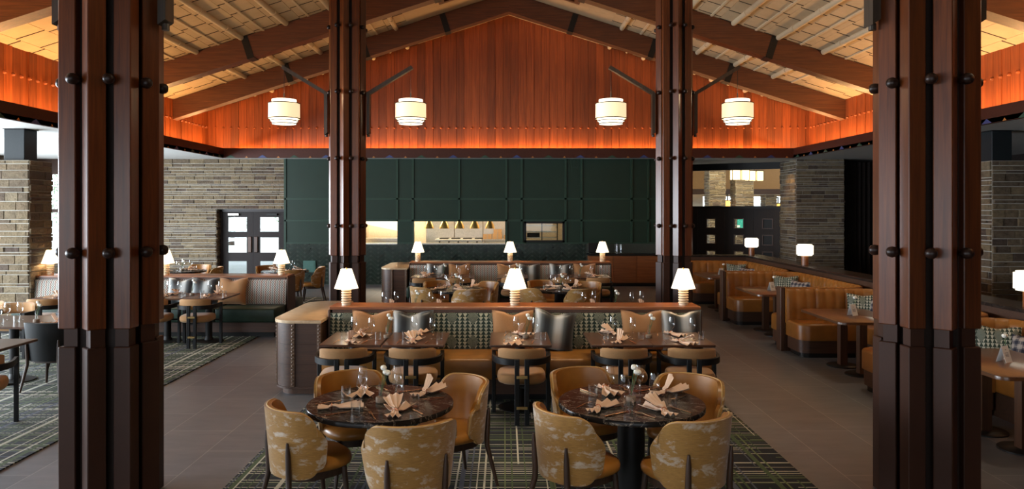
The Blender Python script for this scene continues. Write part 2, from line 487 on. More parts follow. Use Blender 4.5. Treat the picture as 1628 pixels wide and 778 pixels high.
def struct(mb, name, mat, smooth=None, parent=None):
    o = mb.build(name, mat, parent, smooth)
    if parent is None: o['kind'] = 'structure'
    return o

# ------------------------------------------------------------------ room shell
YB = 21.4          # green wall / stone wall plane
YG = 21.3          # gable board plane
SOF = 3.64         # soffit height
XF = 8.05          # fascia half width
EAVE = 5.02; PITCH = .32
XL, XR, Y0 = -13.6, 13.6, -6.0
def roofz(x): return EAVE + (CW-abs(x-CX))*PITCH

struct(MB().box(XL-.2, XR+.2, Y0-.2, 36, -.15, 0), 'floor', m_floor)
# carpets: rugs laid into the floor
for nm, a, lab in (('carpet', (-2.2, 2.45, 2.0, 8.62), 'green and black plaid carpet under the round marble tables'),
                   ('carpet', (-11.5, -4.22, 2.0, 12.95), 'green plaid carpet left of the tiled aisle below the dark dining chairs'),
                   ('carpet', (-11.0, -4.3, 14.9, 18.3), 'plaid carpet behind the green leather banquette near the double door'),
                   ('carpet', (-2.2, 2.45, 11.4, 16.2), 'plaid carpet under the round tables behind the front banquette')):
    o = MB().box(a[0], a[1], a[2], a[3], .0005, .012).build(nm, m_carpet); tag(o, lab, 'carpet')

# soffits (low ceiling outside the raised hall)
c = MB(); c.box(XL, CX-XF, Y0, 30, SOF, SOF+.08); c.box(CX+XF, XR, Y0, 23.3, SOF, SOF+.08); c.box(CX-XF, CX+XF, 20.92, 25.0, SOF, SOF+.08)
o = struct(c, 'ceiling_soffit', m_soffit)
# fascia around the raised hall with little coloured triangles
f = MB(); f.box(CX-XF-.06, CX-XF+.0, Y0, 20.95, SOF-.005, SOF+.27); f.box(CX+XF, CX+XF+.06, Y0, 20.95, SOF-.005, SOF+.27); f.box(CX-XF, CX+XF, 20.9, 20.96, SOF-.005, SOF+.27)
fa = struct(f, 'trim_1', m_fascia)
cols = [plain('inlay_green', (.03, .07, .045), .5), plain('inlay_amber', (.42, .16, .035), .5), plain('inlay_blue', (.03, .05, .16), .5)]
tri = [MB(), MB(), MB()]
def inlay(mb, p, u, n, w, h):
    p = Vector(p); u = Vector(u); n = Vector(n)*.008; z = Vector((0, 0, 1))
    a, b, d = p-u*w/2, p+u*w/2, p+z*h
    mb.add([a+n, b+n, d+n, a-n, b-n, d-n], [(0, 1, 2), (5, 4, 3), (0, 3, 4, 1), (1, 4, 5, 2), (2, 5, 3, 0)])
seq = (0, 1, 2, 1)
for i in range(36):
    k = seq[i % 4]; w, h = ((.26, .075), (.09, .045), (.26, .08), (.09, .045))[i % 4]
    inlay(tri[k], (CX-7.85+i*.449, 20.9, SOF), (1, 0, 0), (0, -1, 0), w, h)
for sx in (-1, 1):
    for i in range(40):
        k = seq[i % 4]; w, h = ((.26, .075), (.09, .045), (.26, .08), (.09, .045))[i % 4]
        inlay(tri[k], (CX+sx*XF, 20.6-i*.449, SOF), (0, 1, 0), (-sx, 0, 0), w, h)
for t, mm in zip(tri, cols): t.build('triangle_inlay', mm, fa)
# ledge behind the fascia that carries the light strip
l = MB(); l.box(CX-CW-.1, CX-XF-.06, Y0, 21.3, SOF+.08, SOF+.11); l.box(CX+XF+.06, CX+CW+.1, Y0, 21.3, SOF+.08, SOF+.11); l.box(CX-CW, CX+CW, 20.96, 21.3, SOF+.08, SOF+.11)
struct(l, 'trim_2', m_soffit)

# boards of the gable and of the two long walls, with a row of pegs
PEGZ = 4.53; BW = .2235
g = MB(); n = int(2*CW/BW)+1; x = CX-CW
g.k = 0
for i in range(n):
    x0 = CX-CW+i*BW; x1 = min(x0+BW-.006, CX+CW)
    if x1 <= x0: break
    dy = rng.choice((0, .006, .012)); za, zb = roofz(x0)+.05, roofz(x1)+.05
    g.add([(x0, YG-dy, SOF+.06), (x1, YG-dy, SOF+.06), (x1, YG+.05, SOF+.06), (x0, YG+.05, SOF+.06), (x0, YG-dy, za), (x1, YG-dy, zb), (x1, YG+.05, zb), (x0, YG+.05, za)],
          [(0, 3, 2, 1), (4, 5, 6, 7), (0, 1, 5, 4), (1, 2, 6, 5), (2, 3, 7, 6), (3, 0, 4, 7)])
for i in range(n-1):
    xx = CX-CW+(i+1)*BW-.003
    g.lathe([(0, .05), (.02, .045), (.03, .03), (.032, 0)], 10)
    q = g.v[-31:] if False else None
    cnt = 10*3+1
    pts = g.v[-cnt:]; g.v[-cnt:] = [(xx+px, YG-.012-pz, PEGZ+py) for px, py, pz in pts]
g.add([(CX-CW, YG+.03, SOF+.06), (CX+CW, YG+.03, SOF+.06), (CX+CW, YG+.03, EAVE+.05), (CX, YG+.03, EAVE+CW*PITCH+.05), (CX-CW, YG+.03, EAVE+.05),
       (CX-CW, YG+.05, SOF+.06), (CX+CW, YG+.05, SOF+.06), (CX+CW, YG+.05, EAVE+.05), (CX, YG+.05, EAVE+CW*PITCH+.05), (CX-CW, YG+.05, EAVE+.05)],
      [(0, 1, 2, 3, 4), (9, 8, 7, 6, 5), (0, 5, 6, 1), (1, 6, 7, 2), (2, 7, 8, 3), (3, 8, 9, 4), (4, 9, 5, 0)])
struct(g, 'wall_back', m_board, 40)
for sx, nm in ((-1, 'wall_left_upper'), (1, 'wall_right_upper')):
    g = MB(); X = CX+sx*CW
    for i in range(int((YG-Y0)/BW)):
        y1 = YG-i*BW; y0 = y1-BW+.006; dx = rng.choice((0, .008, .016))
        g.box(*sorted((X-sx*dx, X+sx*.05)), y0, y1, SOF+.06, EAVE+.06)
    for i in range(80):
        yy = YG-(i+1)*BW; cnt = 31
        g.lathe([(0, .06), (.02, .055), (.03, .035), (.032, 0)], 10)
        pts = g.v[-cnt:]; g.v[-cnt:] = [(X-sx*(.012+pz), yy+px, PEGZ+py) for px, py, pz in pts]
    g.box(*sorted((X+sx*.03, X+sx*.06)), Y0, YG, SOF+.06, EAVE+.06)
    struct(g, nm, m_board, 40)

# sloping tiled ceiling with round ribs
BEAMS = (19.0, 16.0, 10.7, 7.4)
SM = 2.6      # half width of the smooth strip by the ridge
def slope_T(sx): # local: u along slope outward from the ridge in plan, v along Y, w below the roof
    return lambda u, v, w: (CX+sx*u, v, EAVE+(CW-u)*PITCH-w)
for sx, nm in ((-1, 'ceiling_left'), (1, 'ceiling_right')):
    P = slope_T(sx)
    def slab(mb, u0, u1, v0, v1, w0, w1):
        mb.add([P(u0, v0, w0), P(u1, v0, w0), P(u1, v1, w0), P(u0, v1, w0), P(u0, v0, w1), P(u1, v0, w1), P(u1, v1, w1), P(u0, v1, w1)],
               [(0, 3, 2, 1), (4, 5, 6, 7), (0, 1, 5, 4), (1, 2, 6, 5), (2, 3, 7, 6), (3, 0, 4, 7)])
    deck = MB(); slab(deck, 0, CW+.3, Y0, 22.0, -.14, -.02)
    dk = struct(deck, nm, m_gap)
    t = MB(); slab(t, 0, SM-.004, Y0, 21.3, -.02, .012)
    jn = MB(); pitch = .97; ncol = 12; cw = pitch/2
    for ci in range(ncol+1):
        u0 = SM+ci*cw; u1 = min(u0+cw-.008, CW)
        if u0 >= CW-.1: break
        v = 21.3-(.12 if ci % 2 else 0)-.02
        while v > 3:
            v0 = v-.66
            # shingle like lap: the far edge hangs lower
            a = .008; b = .012
            t.add([P(u0, v0, a), P(u1, v0, a), P(u1, v-.022, b), P(u0, v-.022, b), P(u0, v0, -.02), P(u1, v0, -.02), P(u1, v-.022, -.02), P(u0, v-.022, -.02)],
                  [(0, 3, 2, 1), (4, 5, 6, 7), (0, 1, 5, 4), (1, 2, 6, 5), (2, 3, 7, 6), (3, 0, 4, 7)])
            jn.add([P(u0, v-.022, .019), P(u1, v-.022, .019), P(u1, v-.002, .019), P(u0, v-.002, .019), P(u0, v-.022, -.01), P(u1, v-.022, -.01), P(u1, v-.002, -.01), P(u0, v-.002, -.01)],
                   [(0, 3, 2, 1), (4, 5, 6, 7), (0, 1, 5, 4), (1, 2, 6, 5), (2, 3, 7, 6), (3, 0, 4, 7)])
            v -= .66
    tl = t.build('ceiling_tile', m_tilecream, dk); tl['kind'] = 'structure'
    jn.build('ceiling_joint_shade', m_gap, dk)  # dark strips stand in for the shadow in the tile gaps
    r = MB()
    for ci in range(0, 6):
        u = SM+.30+ci*pitch
        if u > CW-1.2: break
        for (ya, yb) in ((19.3, 21.25), (16.3, 19.0), (11.0, 16.0), (7.7, 10.7)):
            a = P(u, ya+.02, .03); b = P(u, yb-.02, .03)
            r.cyl(a, b, .062, n=12)
            for k in range(int((yb-ya)/1.3)+1):
                yy = yb-.9-k*1.3
                if yy > ya+.1: r.cyl(P(u, yy-.045, .03), P(u, yy+.045, .03), .074, n=12)
            uu = u+cw; slab(r, uu-.022, uu+.022, ya, yb, 0, .036)
    rb = r.build('ceiling_rib', m_ribcream, dk, 40)
# ridge skylight wells between the beams
def skylight(y0, y1, lab):
    o = thing('skylight_frame', lab, 'skylight', (CX, (y0+y1)/2, roofz(CX)), 0)
    fr = MB(); gl = MB()
    for sx in (-1, 1):
        def Q(u, v, w): return (sx*u, v-(y0+y1)/2, -u*PITCH-w)
        def sl(mb, u0, u1, v0, v1, w0, w1):
            mb.add([Q(u0, v0, w0), Q(u1, v0, w0), Q(u1, v1, w0), Q(u0, v1, w0), Q(u0, v0, w1), Q(u1, v0, w1), Q(u1, v1, w1), Q(u0, v1, w1)],
                   [(0, 3, 2, 1), (4, 5, 6, 7), (0, 1, 5, 4), (1, 2, 6, 5), (2, 3, 7, 6), (3, 0, 4, 7)])
        sl(fr, 1.55, 1.68, y0, y1, .0, .16); sl(fr, 0, 1.55, y0, y0+.12, .0, .16); sl(fr, 0, 1.55, y1-.12, y1, .0, .16)
        sl(gl, 0, 1.55, y0+.12, y1-.12, .02, .04)
    fr.build('frame', m_beam, o); gl.build('pane', m_black, o)
skylight(16.45, 17.75, 'dark framed skylight on the roof ridge between the two rear beams')

# roof beams
def beam(y, lab):
    o = thing('roof_beam', lab, 'roof beam', (CX, y+.15, 0), 0, 'sloping laminated roof beams', 'thing')
    for sx in (-1, 1):
        b = MB(); hw = .15; D = .5; za = EAVE+CW*PITCH-.024; ze = EAVE-.024
        b.add([(0, -hw, za), (sx*CW, -hw, ze), (sx*CW, hw, ze), (0, hw, za), (0, -hw, za-D), (sx*CW, -hw, ze-D), (sx*CW, hw, ze-D), (0, hw, za-D)],
              [(0, 3, 2, 1), (4, 5, 6, 7), (0, 1, 5, 4), (1, 2, 6, 5), (2, 3, 7, 6), (3, 0, 4, 7)])
        b.build('rafter', m_beam, o)
        ang = math.atan(PITCH)
        for u in (1.72, 3.78, 5.75):
            k = MB(); k.T = TR(sx*u, 0, za-u*PITCH, ry=sx*ang)
            k.box(-.075, .075, -hw-.012, -hw+.002, -.478, -.002); k.box(-.075, .075, hw-.002, hw+.012, -.478, -.002); k.box(-.075, .075, -hw-.012, hw+.012, -.490, -.473)
            k.build('steel_strap', m_iron, o)
beam(BEAMS[0], 'sloping laminated wood beam with black straps nearest the orange gable wall')
beam(BEAMS[1], 'second sloping wood beam out from the gable wall, black straps')
beam(BEAMS[2], 'third sloping wood beam, seen at the picture corners above the orange boards')

# ------------------------------------------------------------------ stone work
def stone_face(mb, p, u, nrm, w, z0, z1, seed, rag=.02, mz=.013, hs=.85):
    """courses of split stone on a face: p start corner, u along, nrm outward"""
    r = random.Random(seed); p = Vector(p); u = Vector(u); nrm = Vector(nrm); z = z0
    while z < z1-.02:
        h = r.choice((.045, .06, .08, .10, .12, .14))*hs; h = min(h, z1-z)
        if z1-z-h < .04: h = z1-z
        x = -r.random()*.3
        while x < w:
            L = r.uniform(.18, .62) if h < .1 else r.uniform(.2, .5)
            a, b = max(0, x), min(w, x+L)
            if b-a > .03:
                g = mz/2; pr = r.uniform(.006, .006+rag*1.5)
                def q(s, zz, o): return p+u*s+Vector((0, 0, zz))+nrm*o
                j = lambda: r.uniform(-.006, .006)
                A, B, Z0, Z1 = a+g*.6, b-g*.6, z+g, z+h-g
                if Z1-Z0 > .01:
                    mid = pr+r.uniform(0, .012)
                    vs = [q(A, Z0, 0), q(B, Z0, 0), q(B, Z1, 0), q(A, Z1, 0), q(A+.004, Z0+.003, pr+j()*.5), q(B-.004, Z0+.003, pr+j()*.5), q(B-.004, Z1-.003, pr+j()*.5), q(A+.004, Z1-.003, pr+j()*.5), q((A+B)/2+j()*4, (Z0+Z1)/2, mid)]
                    mb.add(vs, [(0, 1, 5, 4), (1, 2, 6, 5), (2, 3, 7, 6), (3, 0, 4, 7), (4, 5, 8), (5, 6, 8), (6, 7, 8), (7, 4, 8)])
            x += L
        z += h
def stone_obj(name, faces, core, seed, hs=.85):
    """faces: (p,u,nrm,w,z0,z1); core: boxes of mortar"""
    mb = MB(); mb.k = 0
    for i, fc in enumerate(faces): stone_face(mb, *fc, seed+i, hs=hs)
    mb.k = 1
    for b in core: mb.box(*b)
    return mb
# back stone wall left, with the double door recessed
DX0, DX1, DZ = -8.34, -6.38, 2.19
WX1 = -10.7
fcs = [((WX1, YB, 0), (1, 0, 0), (0, -1, 0), DX0-WX1, 0, DZ), ((WX1, YB, 0), (1, 0, 0), (0, -1, 0), -6.36-WX1, DZ, SOF),
       ((DX0, YB, 0), (0, 1, 0), (1, 0, 0), .32, 0, DZ), ((XL, YB, 0), (1, 0, 0), (0, -1, 0), WX1-XL, 0, .9)]
o = struct(stone_obj('w', fcs, [(WX1, DX0, YB, YB+.32, 0, SOF), (DX0, -6.36, YB, YB+.32, DZ, SOF), (XL, WX1, YB, YB+.32, 0, .9)], 100), 'wall_back_stone', [m_stone, m_mortar])
# window left of it
wf = MB(); wf.box(XL, WX1, YB+.02, YB+.3, 3.28, SOF)
for xx in (XL+.1, -12.4, -11.5, WX1-.06): wf.box(xx-.05, xx+.05, YB+.1, YB+.2, .9, 3.28)
for zz in (.93, 2.14, 3.25): wf.box(XL, WX1, YB+.1, YB+.2, zz-.05, zz+.05)
w1 = struct(wf, 'window_1', m_walnut); MB().box(XL, WX1, YB+.145, YB+.15, .9, 3.3).build('pane', m_pane, w1)
# double door
d = thing('door_1', 'dark double door with three glass panes in each leaf, set in the stone wall', 'door', ((DX0+DX1)/2, YB+.30, 0), 0)
d['kind'] = 'structure'
fr = MB(); hw = (DX1-DX0)/2
fr.box(-hw, -hw+.07, -.06, .06, 0, DZ); fr.box(hw-.07, hw, -.06, .06, 0, DZ); fr.box(-hw, hw, -.06, .06, DZ-.08, DZ+.03)
fr.build('door_frame', plain('frame_bronze', (.032, .024, .024), .4), d)
m_doorl = plain('door_leaf_bronze', (.016, .010, .009), .6)
for sx in (-1, 1):
    lf = MB(); a0, a1 = (.002, hw-.068)
    xs = (a0+.19, a1-.17)
    rows = ((.30, .66), (.915, 1.355), (1.53, 1.95))
    def bx(mb, p, q, z0, z1): mb.box(*sorted((sx*p, sx*q)), -.03, .03, z0, z1)
    bx(lf, a0, xs[0], .01, DZ-.075); bx(lf, xs[1], a1, .01, DZ-.075); zz = .01
    for r0, r1 in rows: bx(lf, xs[0], xs[1], zz, r0); zz = r1
    bx(lf, xs[0], xs[1], zz, DZ-.075)
    leaf = lf.build('door_leaf', m_doorl, d)
    pn = MB()
    for r0, r1 in rows: pn.box(*sorted((sx*xs[0], sx*xs[1])), -.006, .006, r0, r1)
    pn.build('pane', m_pane, leaf)
    MB().rbox(*sorted((sx*(a0+.04), sx*(a0+.14))), -.075, -.03, .92, 1.38, .012).build('push_plate', m_walnut, leaf)
    cl = MB(); cl.box(*sorted((sx*(a1-.5), sx*(a1-.2))), -.1, -.03, 2.0, 2.06); cl.build('door_closer', m_steel if sx < 0 else m_black, leaf)

def pier(x0, x1, y0, y1, z1, seed, lab, hs=1.0, z0=0):
    cx, cy = (x0+x1)/2, (y0+y1)/2; a, b = (x1-x0)/2, (y1-y0)/2
    mb = stone_obj('p', [((-a, -b, 0), (1, 0, 0), (0, -1, 0), 2*a, z0, z1), ((a, -b, 0), (0, 1, 0), (1, 0, 0), 2*b, z0, z1), ((-a, b, 0), (0, -1, 0), (-1, 0, 0), 2*b, z0, z1)],
                   [(-a, a, -b, b, z0, z1)], seed, hs)
    o = mb.build('stone_pier', [m_stone, m_mortar]); o.location = (cx, cy, 0)
    return tag(o, lab, 'stone pier', None, 'thing')
pier(-9.7, -8.42, 13.1, 13.75, 3.06, 200, 'sunlit stacked stone pier with a black box on top, lamp glow on its side', 1.15)
pier(8.83, 10.1, 13.4, 14.05, 3.07, 210, 'dim stacked stone pier behind the lamp at the right edge, black box on top', 1.1)
pier(8.43, 9.82, 21.4, 22.6, SOF-.006, 220, 'wide ledgestone pier right of the dark panelled doors')
for (x0, x1, y0, y1, z0, lab) in ((-8.97, -8.60, 13.25, 13.62, 3.06, 'black steel box between sunlit stone pier and white soffit'), (8.93, 9.30, 13.55, 13.92, 3.07, 'black steel box on top of the dim stone pier')):
    o = thing('steel_box', lab, 'steel box', ((x0+x1)/2, (y0+y1)/2, z0))
    a, b = (x1-x0)/2, (y1-y0)/2
    MB().rbox(-a, a, -b, b, .012, SOF-z0-.012, .008, 1).build('casing', m_speaker, o)
    MB().box(-a-.015, a+.015, -b-.015, b+.015, .0, .012).box(-a-.015, a+.015, -b-.015, b+.015, SOF-z0-.012, SOF-z0-.001).build('mounting_plate', m_iron, o)

# ------------------------------------------------------------------ green wall with kitchen openings
GX0, GX1 = -6.36, 5.05
HOLES = [(-4.2, -3.10, 1.20, 1.835), (-2.62, .02, 1.20, 1.835), (.60, 1.71, 1.255, 1.80)]
xs = sorted({GX0, GX1} | {h[0] for h in HOLES} | {h[1] for h in HOLES}); zs = [0, 1.20, 1.255, 1.80, 1.835, SOF]
gw = MB()
for a, b in zip(xs, xs[1:]):
    for p, q in zip(zs, zs[1:]):
        mx_, mz_ = (a+b)/2, (p+q)/2
        if any(h[0] < mx_ < h[1] and h[2] < mz_ < h[3] for h in HOLES): continue
        gw.box(a, b, YB, YB+.12, p, q)
# raised batten grid
gmain = gw; gw = MB()
for px_ in (453.5, 631.5, 656.5, 730, 805, 829.5, 899, 924.5, 1004, 1030.5):
    X = (px_-802)*YB/1176; gw.box(X-.03, X+.03, YB-.03, YB, (1.84 if any(h[0]-.02 < X < h[1]+.02 for h in HOLES) else 1.22) if px_ > 460 else 0, SOF)
for zz in (2.485, 1.855, 1.205):
    cur = GX0
    for h in sorted(HOLES)+[(GX1, GX1, 0, 0)]:
        if zz < 1.9 and h[0] < GX1 and (h[2]-.05 < zz-.02 and False): pass
        cur = h[1]
    gw.box(GX0, GX1, YB-.03, YB, zz-.025, zz+.025) if zz > 1.84 else None
segs = [(GX0, -4.2), (-3.10, -2.62), (.02, .60), (1.71, GX1)]
for a, b in segs: gw.box(a, b, YB-.018, YB, 1.183, 1.227)
gwall = struct(gmain, 'wall_green', m_green); gw.build('batten', m_greentrim, gwall)
hb = MB(); hb.box(GX0+.03, GX1, YB-.012, YB, 0, 1.185)
L_, w_ = .30, .085
hb2 = MB(); s45 = math.sqrt(.5)
def herring(mb, x0, x1, z0, z1, y):
    def clipbox(cx, cz, ang):
        pts = []
        for a, b in ((-L_/2, -w_/2), (L_/2, -w_/2), (L_/2, w_/2), (-L_/2, w_/2)):
            a *= .955; b *= .86
            X, Z = cx+a*math.cos(ang)-b*math.sin(ang), cz+a*math.sin(ang)+b*math.cos(ang); pts.append((X, Z))
        def clip(ps, f):
            out = []
            for i in range(len(ps)):
                p, q = ps[i], ps[(i+1) % len(ps)]; fp, fq = f(p), f(q)
                if fp >= 0: out.append(p)
                if fp*fq < 0: t = fp/(fp-fq); out.append((p[0]+(q[0]-p[0])*t, p[1]+(q[1]-p[1])*t))
            return out
        for f in (lambda p: p[0]-x0, lambda p: x1-p[0], lambda p: p[1]-z0, lambda p: z1-p[1]):
            pts = clip(pts, f)
            if len(pts) < 3: return
        n = len(pts); d = rng.uniform(.006, .009)
        mb.add([(X, y-d, Z) for X, Z in pts]+[(X, y, Z) for X, Z in pts], [tuple(range(n))]+[(i, n+i, n+(i+1) % n, (i+1) % n) for i in range(n)])
    # zigzag columns: each column of tiles slants one way, neighbours the other way
    colw = L_*s45; vstep = w_/s45
    i = 0; X = x0-.1
    while X < x1+.2:
        Z = z0-.4+(0)
        while Z < z1+.4:
            clipbox(X+colw/2, Z, R(45) if i % 2 else R(-45)); Z += vstep
        X += colw; i += 1
herring(hb2, GX0+.05, 2.35, .02, 1.18, YB-.012)
hbo = struct(hb, 'trim_3', m_grout); hb2.build('glazed_tile', m_herring, hbo)
# frame of the third opening
b = MB(); h = HOLES[2]
b.box(h[0]-.03, h[0]+.03, YB-.03, YB+.1, h[2]-.03, h[3]+.03); b.box(h[1]-.03, h[1]+.03, YB-.03, YB+.1, h[2]-.03, h[3]+.03)
b.box(h[0]-.03, h[1]+.03, YB-.03, YB+.1, h[2]-.03, h[2]+.03); b.box(h[0]-.03, h[1]+.03, YB-.03, YB+.1, h[3]-.03, h[3]+.03)
k3 = struct(b, 'window_2', m_black); MB().box(h[0], h[1], YB+.05, YB+.055, h[2], h[3]).build('pane', m_pane, k3)
# sills of the pass
b = MB()
for h in HOLES[:2]: b.box(h[0], h[1], YB-.03, YB+.3, h[2]-.035, h[2])
struct(b, 'trim_4', m_steel)
o = thing('wall_hatch', 'small teal hatch on the herringbone tiles left of the timber column', 'hatch', (-5.63, YB-.02, .36))
MB().rbox(-.18, .18, -.035, 0, 0, .34, .008).build('hatch_panel', m_teal, o)
MB().box(-.14, .14, -.04, -.034, .04, .30).build('inner_panel', m_teal, o)

# kitchen behind the openings
kb = MB(); kb.box(-4.6, 2.3, 24.6, 24.7, 0, 2.9); kb.box(-4.6, -4.5, YB+.12, 24.6, 0, 2.9); kb.box(2.3, 2.4, YB+.12, 24.6, 0, 2.9)
kb.box(.28, .33, YB+.12, 24.6, 0, 2.75)  # partition added to shade the space behind the third opening
struct(kb, 'wall_kitchen', plain('kitchen_wall', (.62, .50, .36), .5))
struct(MB().box(-4.6, 2.4, YB+.12, 24.7, 2.75, 2.85), 'ceiling_kitchen', m_soffit)
area('kitchen_light', (-1.2, 23.0, 2.7), (0, 0, 0), 4.6, 1.4, 170, (1.0, .80, .52))
area('kitchen_light', (-3.7, 23.0, 2.7), (0, 0, 0), 1.2, 1.6, 150, (1.0, .86, .64))
o = thing('stainless_backsplash', 'stainless steel splash panels on the kitchen back wall', 'wall panel', (-1.2, 24.55, .9))
for i in range(3): MB().rbox(-1.4+i*.95, -.47+i*.95, -.02, .03, 0, 1.2, .006, 1).build('steel_panel', m_steel, o)
o = thing('kitchen_range', 'steel cooking range with knobs seen through the wide kitchen opening', 'range', (-1.48, 24.1, 0))
MB().rbox(-.75, .75, -.35, .4, .1, 1.22, .01).build('range_body', m_steel, o); k = MB()
for i in range(5): k.cyl((-.6+i*.3, -.36, 1.13), (-.6+i*.3, -.40, 1.13), .03)
k.build('knob_row', m_black, o)
for i in range(4):
    q = MB(); q.box(-.62+i*.38, -.34+i*.38, -.2, .3, 1.22, 1.25); q.build('grate', m_black, o)
for i, (x, z, s) in enumerate(((-.55, 1.26, .14), (-.23, 1.26, .155), (-.22, 1.4315, .13), (.1, 1.26, .12))):
    o = thing('cardboard_box', ('brown carton on the steel shelf, leftmost seen through the wide opening', 'larger brown carton under a smaller one on the kitchen shelf', 'small brown carton stacked on the larger carton in the kitchen', 'flat brown carton at the right end of the kitchen shelf')[i], 'box', (x, 23.9, z-.04))
    mcard = plain('cardboard', (.30, .17, .07), .8) if i == 0 else bpy.data.materials['cardboard']
    MB().box(-s, s, -s*.7, s*.7, 0, s*1.1).build('carton', mcard, o); MB().box(-s*.12, s*.12, -s*.72, s*.72, 0.001, s*1.12).build('tape', m_puck, o)
o = thing('kitchen_shelf', 'steel pass shelf inside the kitchen under the cartons', 'shelf', (-.35, 23.9, 0))
MB().box(-.35, .60, -.25, .25, 1.20, 1.219).build('shelf_board', m_steel, o)
for x in (-.33, .58): MB().box(x-.02, x+.02, -.24, .24, 0, 1.2).build('leg', m_steel, o)
def heat_lamp():
    o = thing('heat_lamp', 'x', 'heat lamp', (0, 0, 0))
    MB().lathe([(.012, .30), (.035, .29), (.05, .25), (.07, .2), (.125, .1), (.15, 0), (.142, 0), (.115, .1), (.06, .19), (0, .20)], 20).build('dome', m_brass, o, 50)
    MB().lathe([(0, .02), (.05, .05), (.05, .12), (0, .14)], 12).build('bulb', emit('heat_bulb', (1, .7, .35), 6), o, 50)
    MB().cyl((0, 0, .29), (0, 0, 1.1), .006).build('cord', m_black, o)
    return o
hl = Proto(heat_lamp)
ORD = ('leftmost', 'second from the left', 'middle', 'fourth from the left', 'rightmost')
for i in range(5): hl.put((-2.24+i*.452, 22.0, 1.61), 0, f'{ORD[i]} of the five brass dome heat lamps over the kitchen pass', 'brass heat lamps over the kitchen pass')
o = thing('kitchen_equipment', 'white slanted hood and counter in the narrow left kitchen opening', 'counter', (-3.7, 23.4, 0))
MB().rbox(-.8, .55, -.3, .6, 0, 1.28, .01).build('counter', m_steel, o)
MB().add([(-.85, -.1, 1.75), (.6, -.1, 1.45), (.6, .5, 1.45), (-.85, .5, 1.75), (-.85, -.1, 1.85), (.6, -.1, 1.95), (.6, .5, 1.95), (-.85, .5, 1.85)], [(0, 3, 2, 1), (4, 5, 6, 7), (0, 1, 5, 4), (1, 2, 6, 5), (2, 3, 7, 6), (3, 0, 4, 7)]).build('hood', m_cardwhite, o)
o = thing('oven_rack', 'dark shelving with trays behind the black framed kitchen window', 'rack', (1.15, 23.2, 0))
for zz in (1.28, 1.46, 1.66): MB().box(-.5, .5, -.2, .2, zz, zz+.03).build('shelf', m_steel, o)
for x in (-.5, 0, .48): MB().box(x, x+.03, -.2, -.17, 0, 1.9).build('post', m_iron, o)
MB().rbox(-.44, -.05, -.15, .15, 1.31, 1.44, .01).build('oven', m_black, o)

# service counter right
o = thing('service_counter', 'wood fronted service counter with black top against the green wall', 'counter', (3.75, 21.2, 0))
MB().box(-1.35, 1.3, -.30, .18, .10, .87).build('body', m_ledge, o)
MB().box(-1.30, 1.3, -.25, .18, 0, .10).build('toe_kick', m_black, o)
MB().rbox(-1.39, 1.3, -.34, .18, .87, .91, .008).build('counter_top', m_black, o)
for i in range(4): MB().box(-1.33+i*.66, -1.33+i*.66+.645, -.312, -.30, .13, .85).build('panel', m_ledge, o)
def cup(): return tag(MB().lathe([(0, 0), (.036, 0), (.045, .17), (.042, .17), (.034, .01), (0, .01)], 14).build('cup_stack', m_glass, None, 40), 'x', 'cups')
cp = Proto(cup)
for i, (x, h) in enumerate(((3.19, 1), (3.30, 1))):
    oo = cp.put((x, 21.1, .91), 0, ('left', 'right')[i]+' stack of clear cups on the black service counter', 'clear cup stacks')
    oo.scale = (1, 1, 1.6)
o = thing('register', 'small black register on the service counter beside the lamp', 'register', (2.62, 21.05, .91))
MB().rbox(-.2, .2, -.1, .1, 0, .05, .01).build('stand', m_black, o); MB().rbox(-.24, .2, -.02, .02, .05, .32, .01).build('screen', m_black, o)

# ------------------------------------------------------------------ panelled doors right with room beyond
PA, PB = Vector((5.0, 24.9, 0)), Vector((8.62, 22.74, 0))
pu = (PB-PA).normalized(); pn_ = Vector((pu.y, -pu.x, 0)); PL = (PB-PA).length
pang = math.atan2(pu.y, pu.x)
b = MB(); b.T = TR(PA.x, PA.y, 0, pang)
b.box(0, PL, -.06, .06, 3.43, SOF); b.box(0, PL, -.06, .06, 2.20, 2.28); b.box(PL-.06, PL, -.06, .06, 0, 3.5); b.box(0, .06, -.06, .06, 0, 3.5)
b.box(.06, PL-.06-4*.88, -.04, .04, 0, 2.2)
pw = struct(b, 'wall_right_screen', m_black)
q = MB(); q.T = b.T; q.box(.06, PL-.06, -.004, .004, 2.28, 3.43); q.build('pane', m_panedull, pw)
m_teallit = emit('teal_lit_picture', (.02, .22, .16), .8)
o = thing('wall_picture', 'teal backlit picture seen through the square pane of the dark door', 'picture', (9.26, 28.93, 1.43))
MB().rbox(-.17, .17, -.02, .018, 0, .36, .006, 1).build('picture_frame', m_walnut, o)
MB().box(-.16, .16, -.024, -.02, .01, .35).build('teal_sheet', m_teallit, o); MB().box(-.17, -.06, -.027, -.024, .04, .12).box(.10, .17, -.027, -.024, .04, .09).build('white_patch', m_cardwhite, o)
lw = .88
names = ('a',)*5
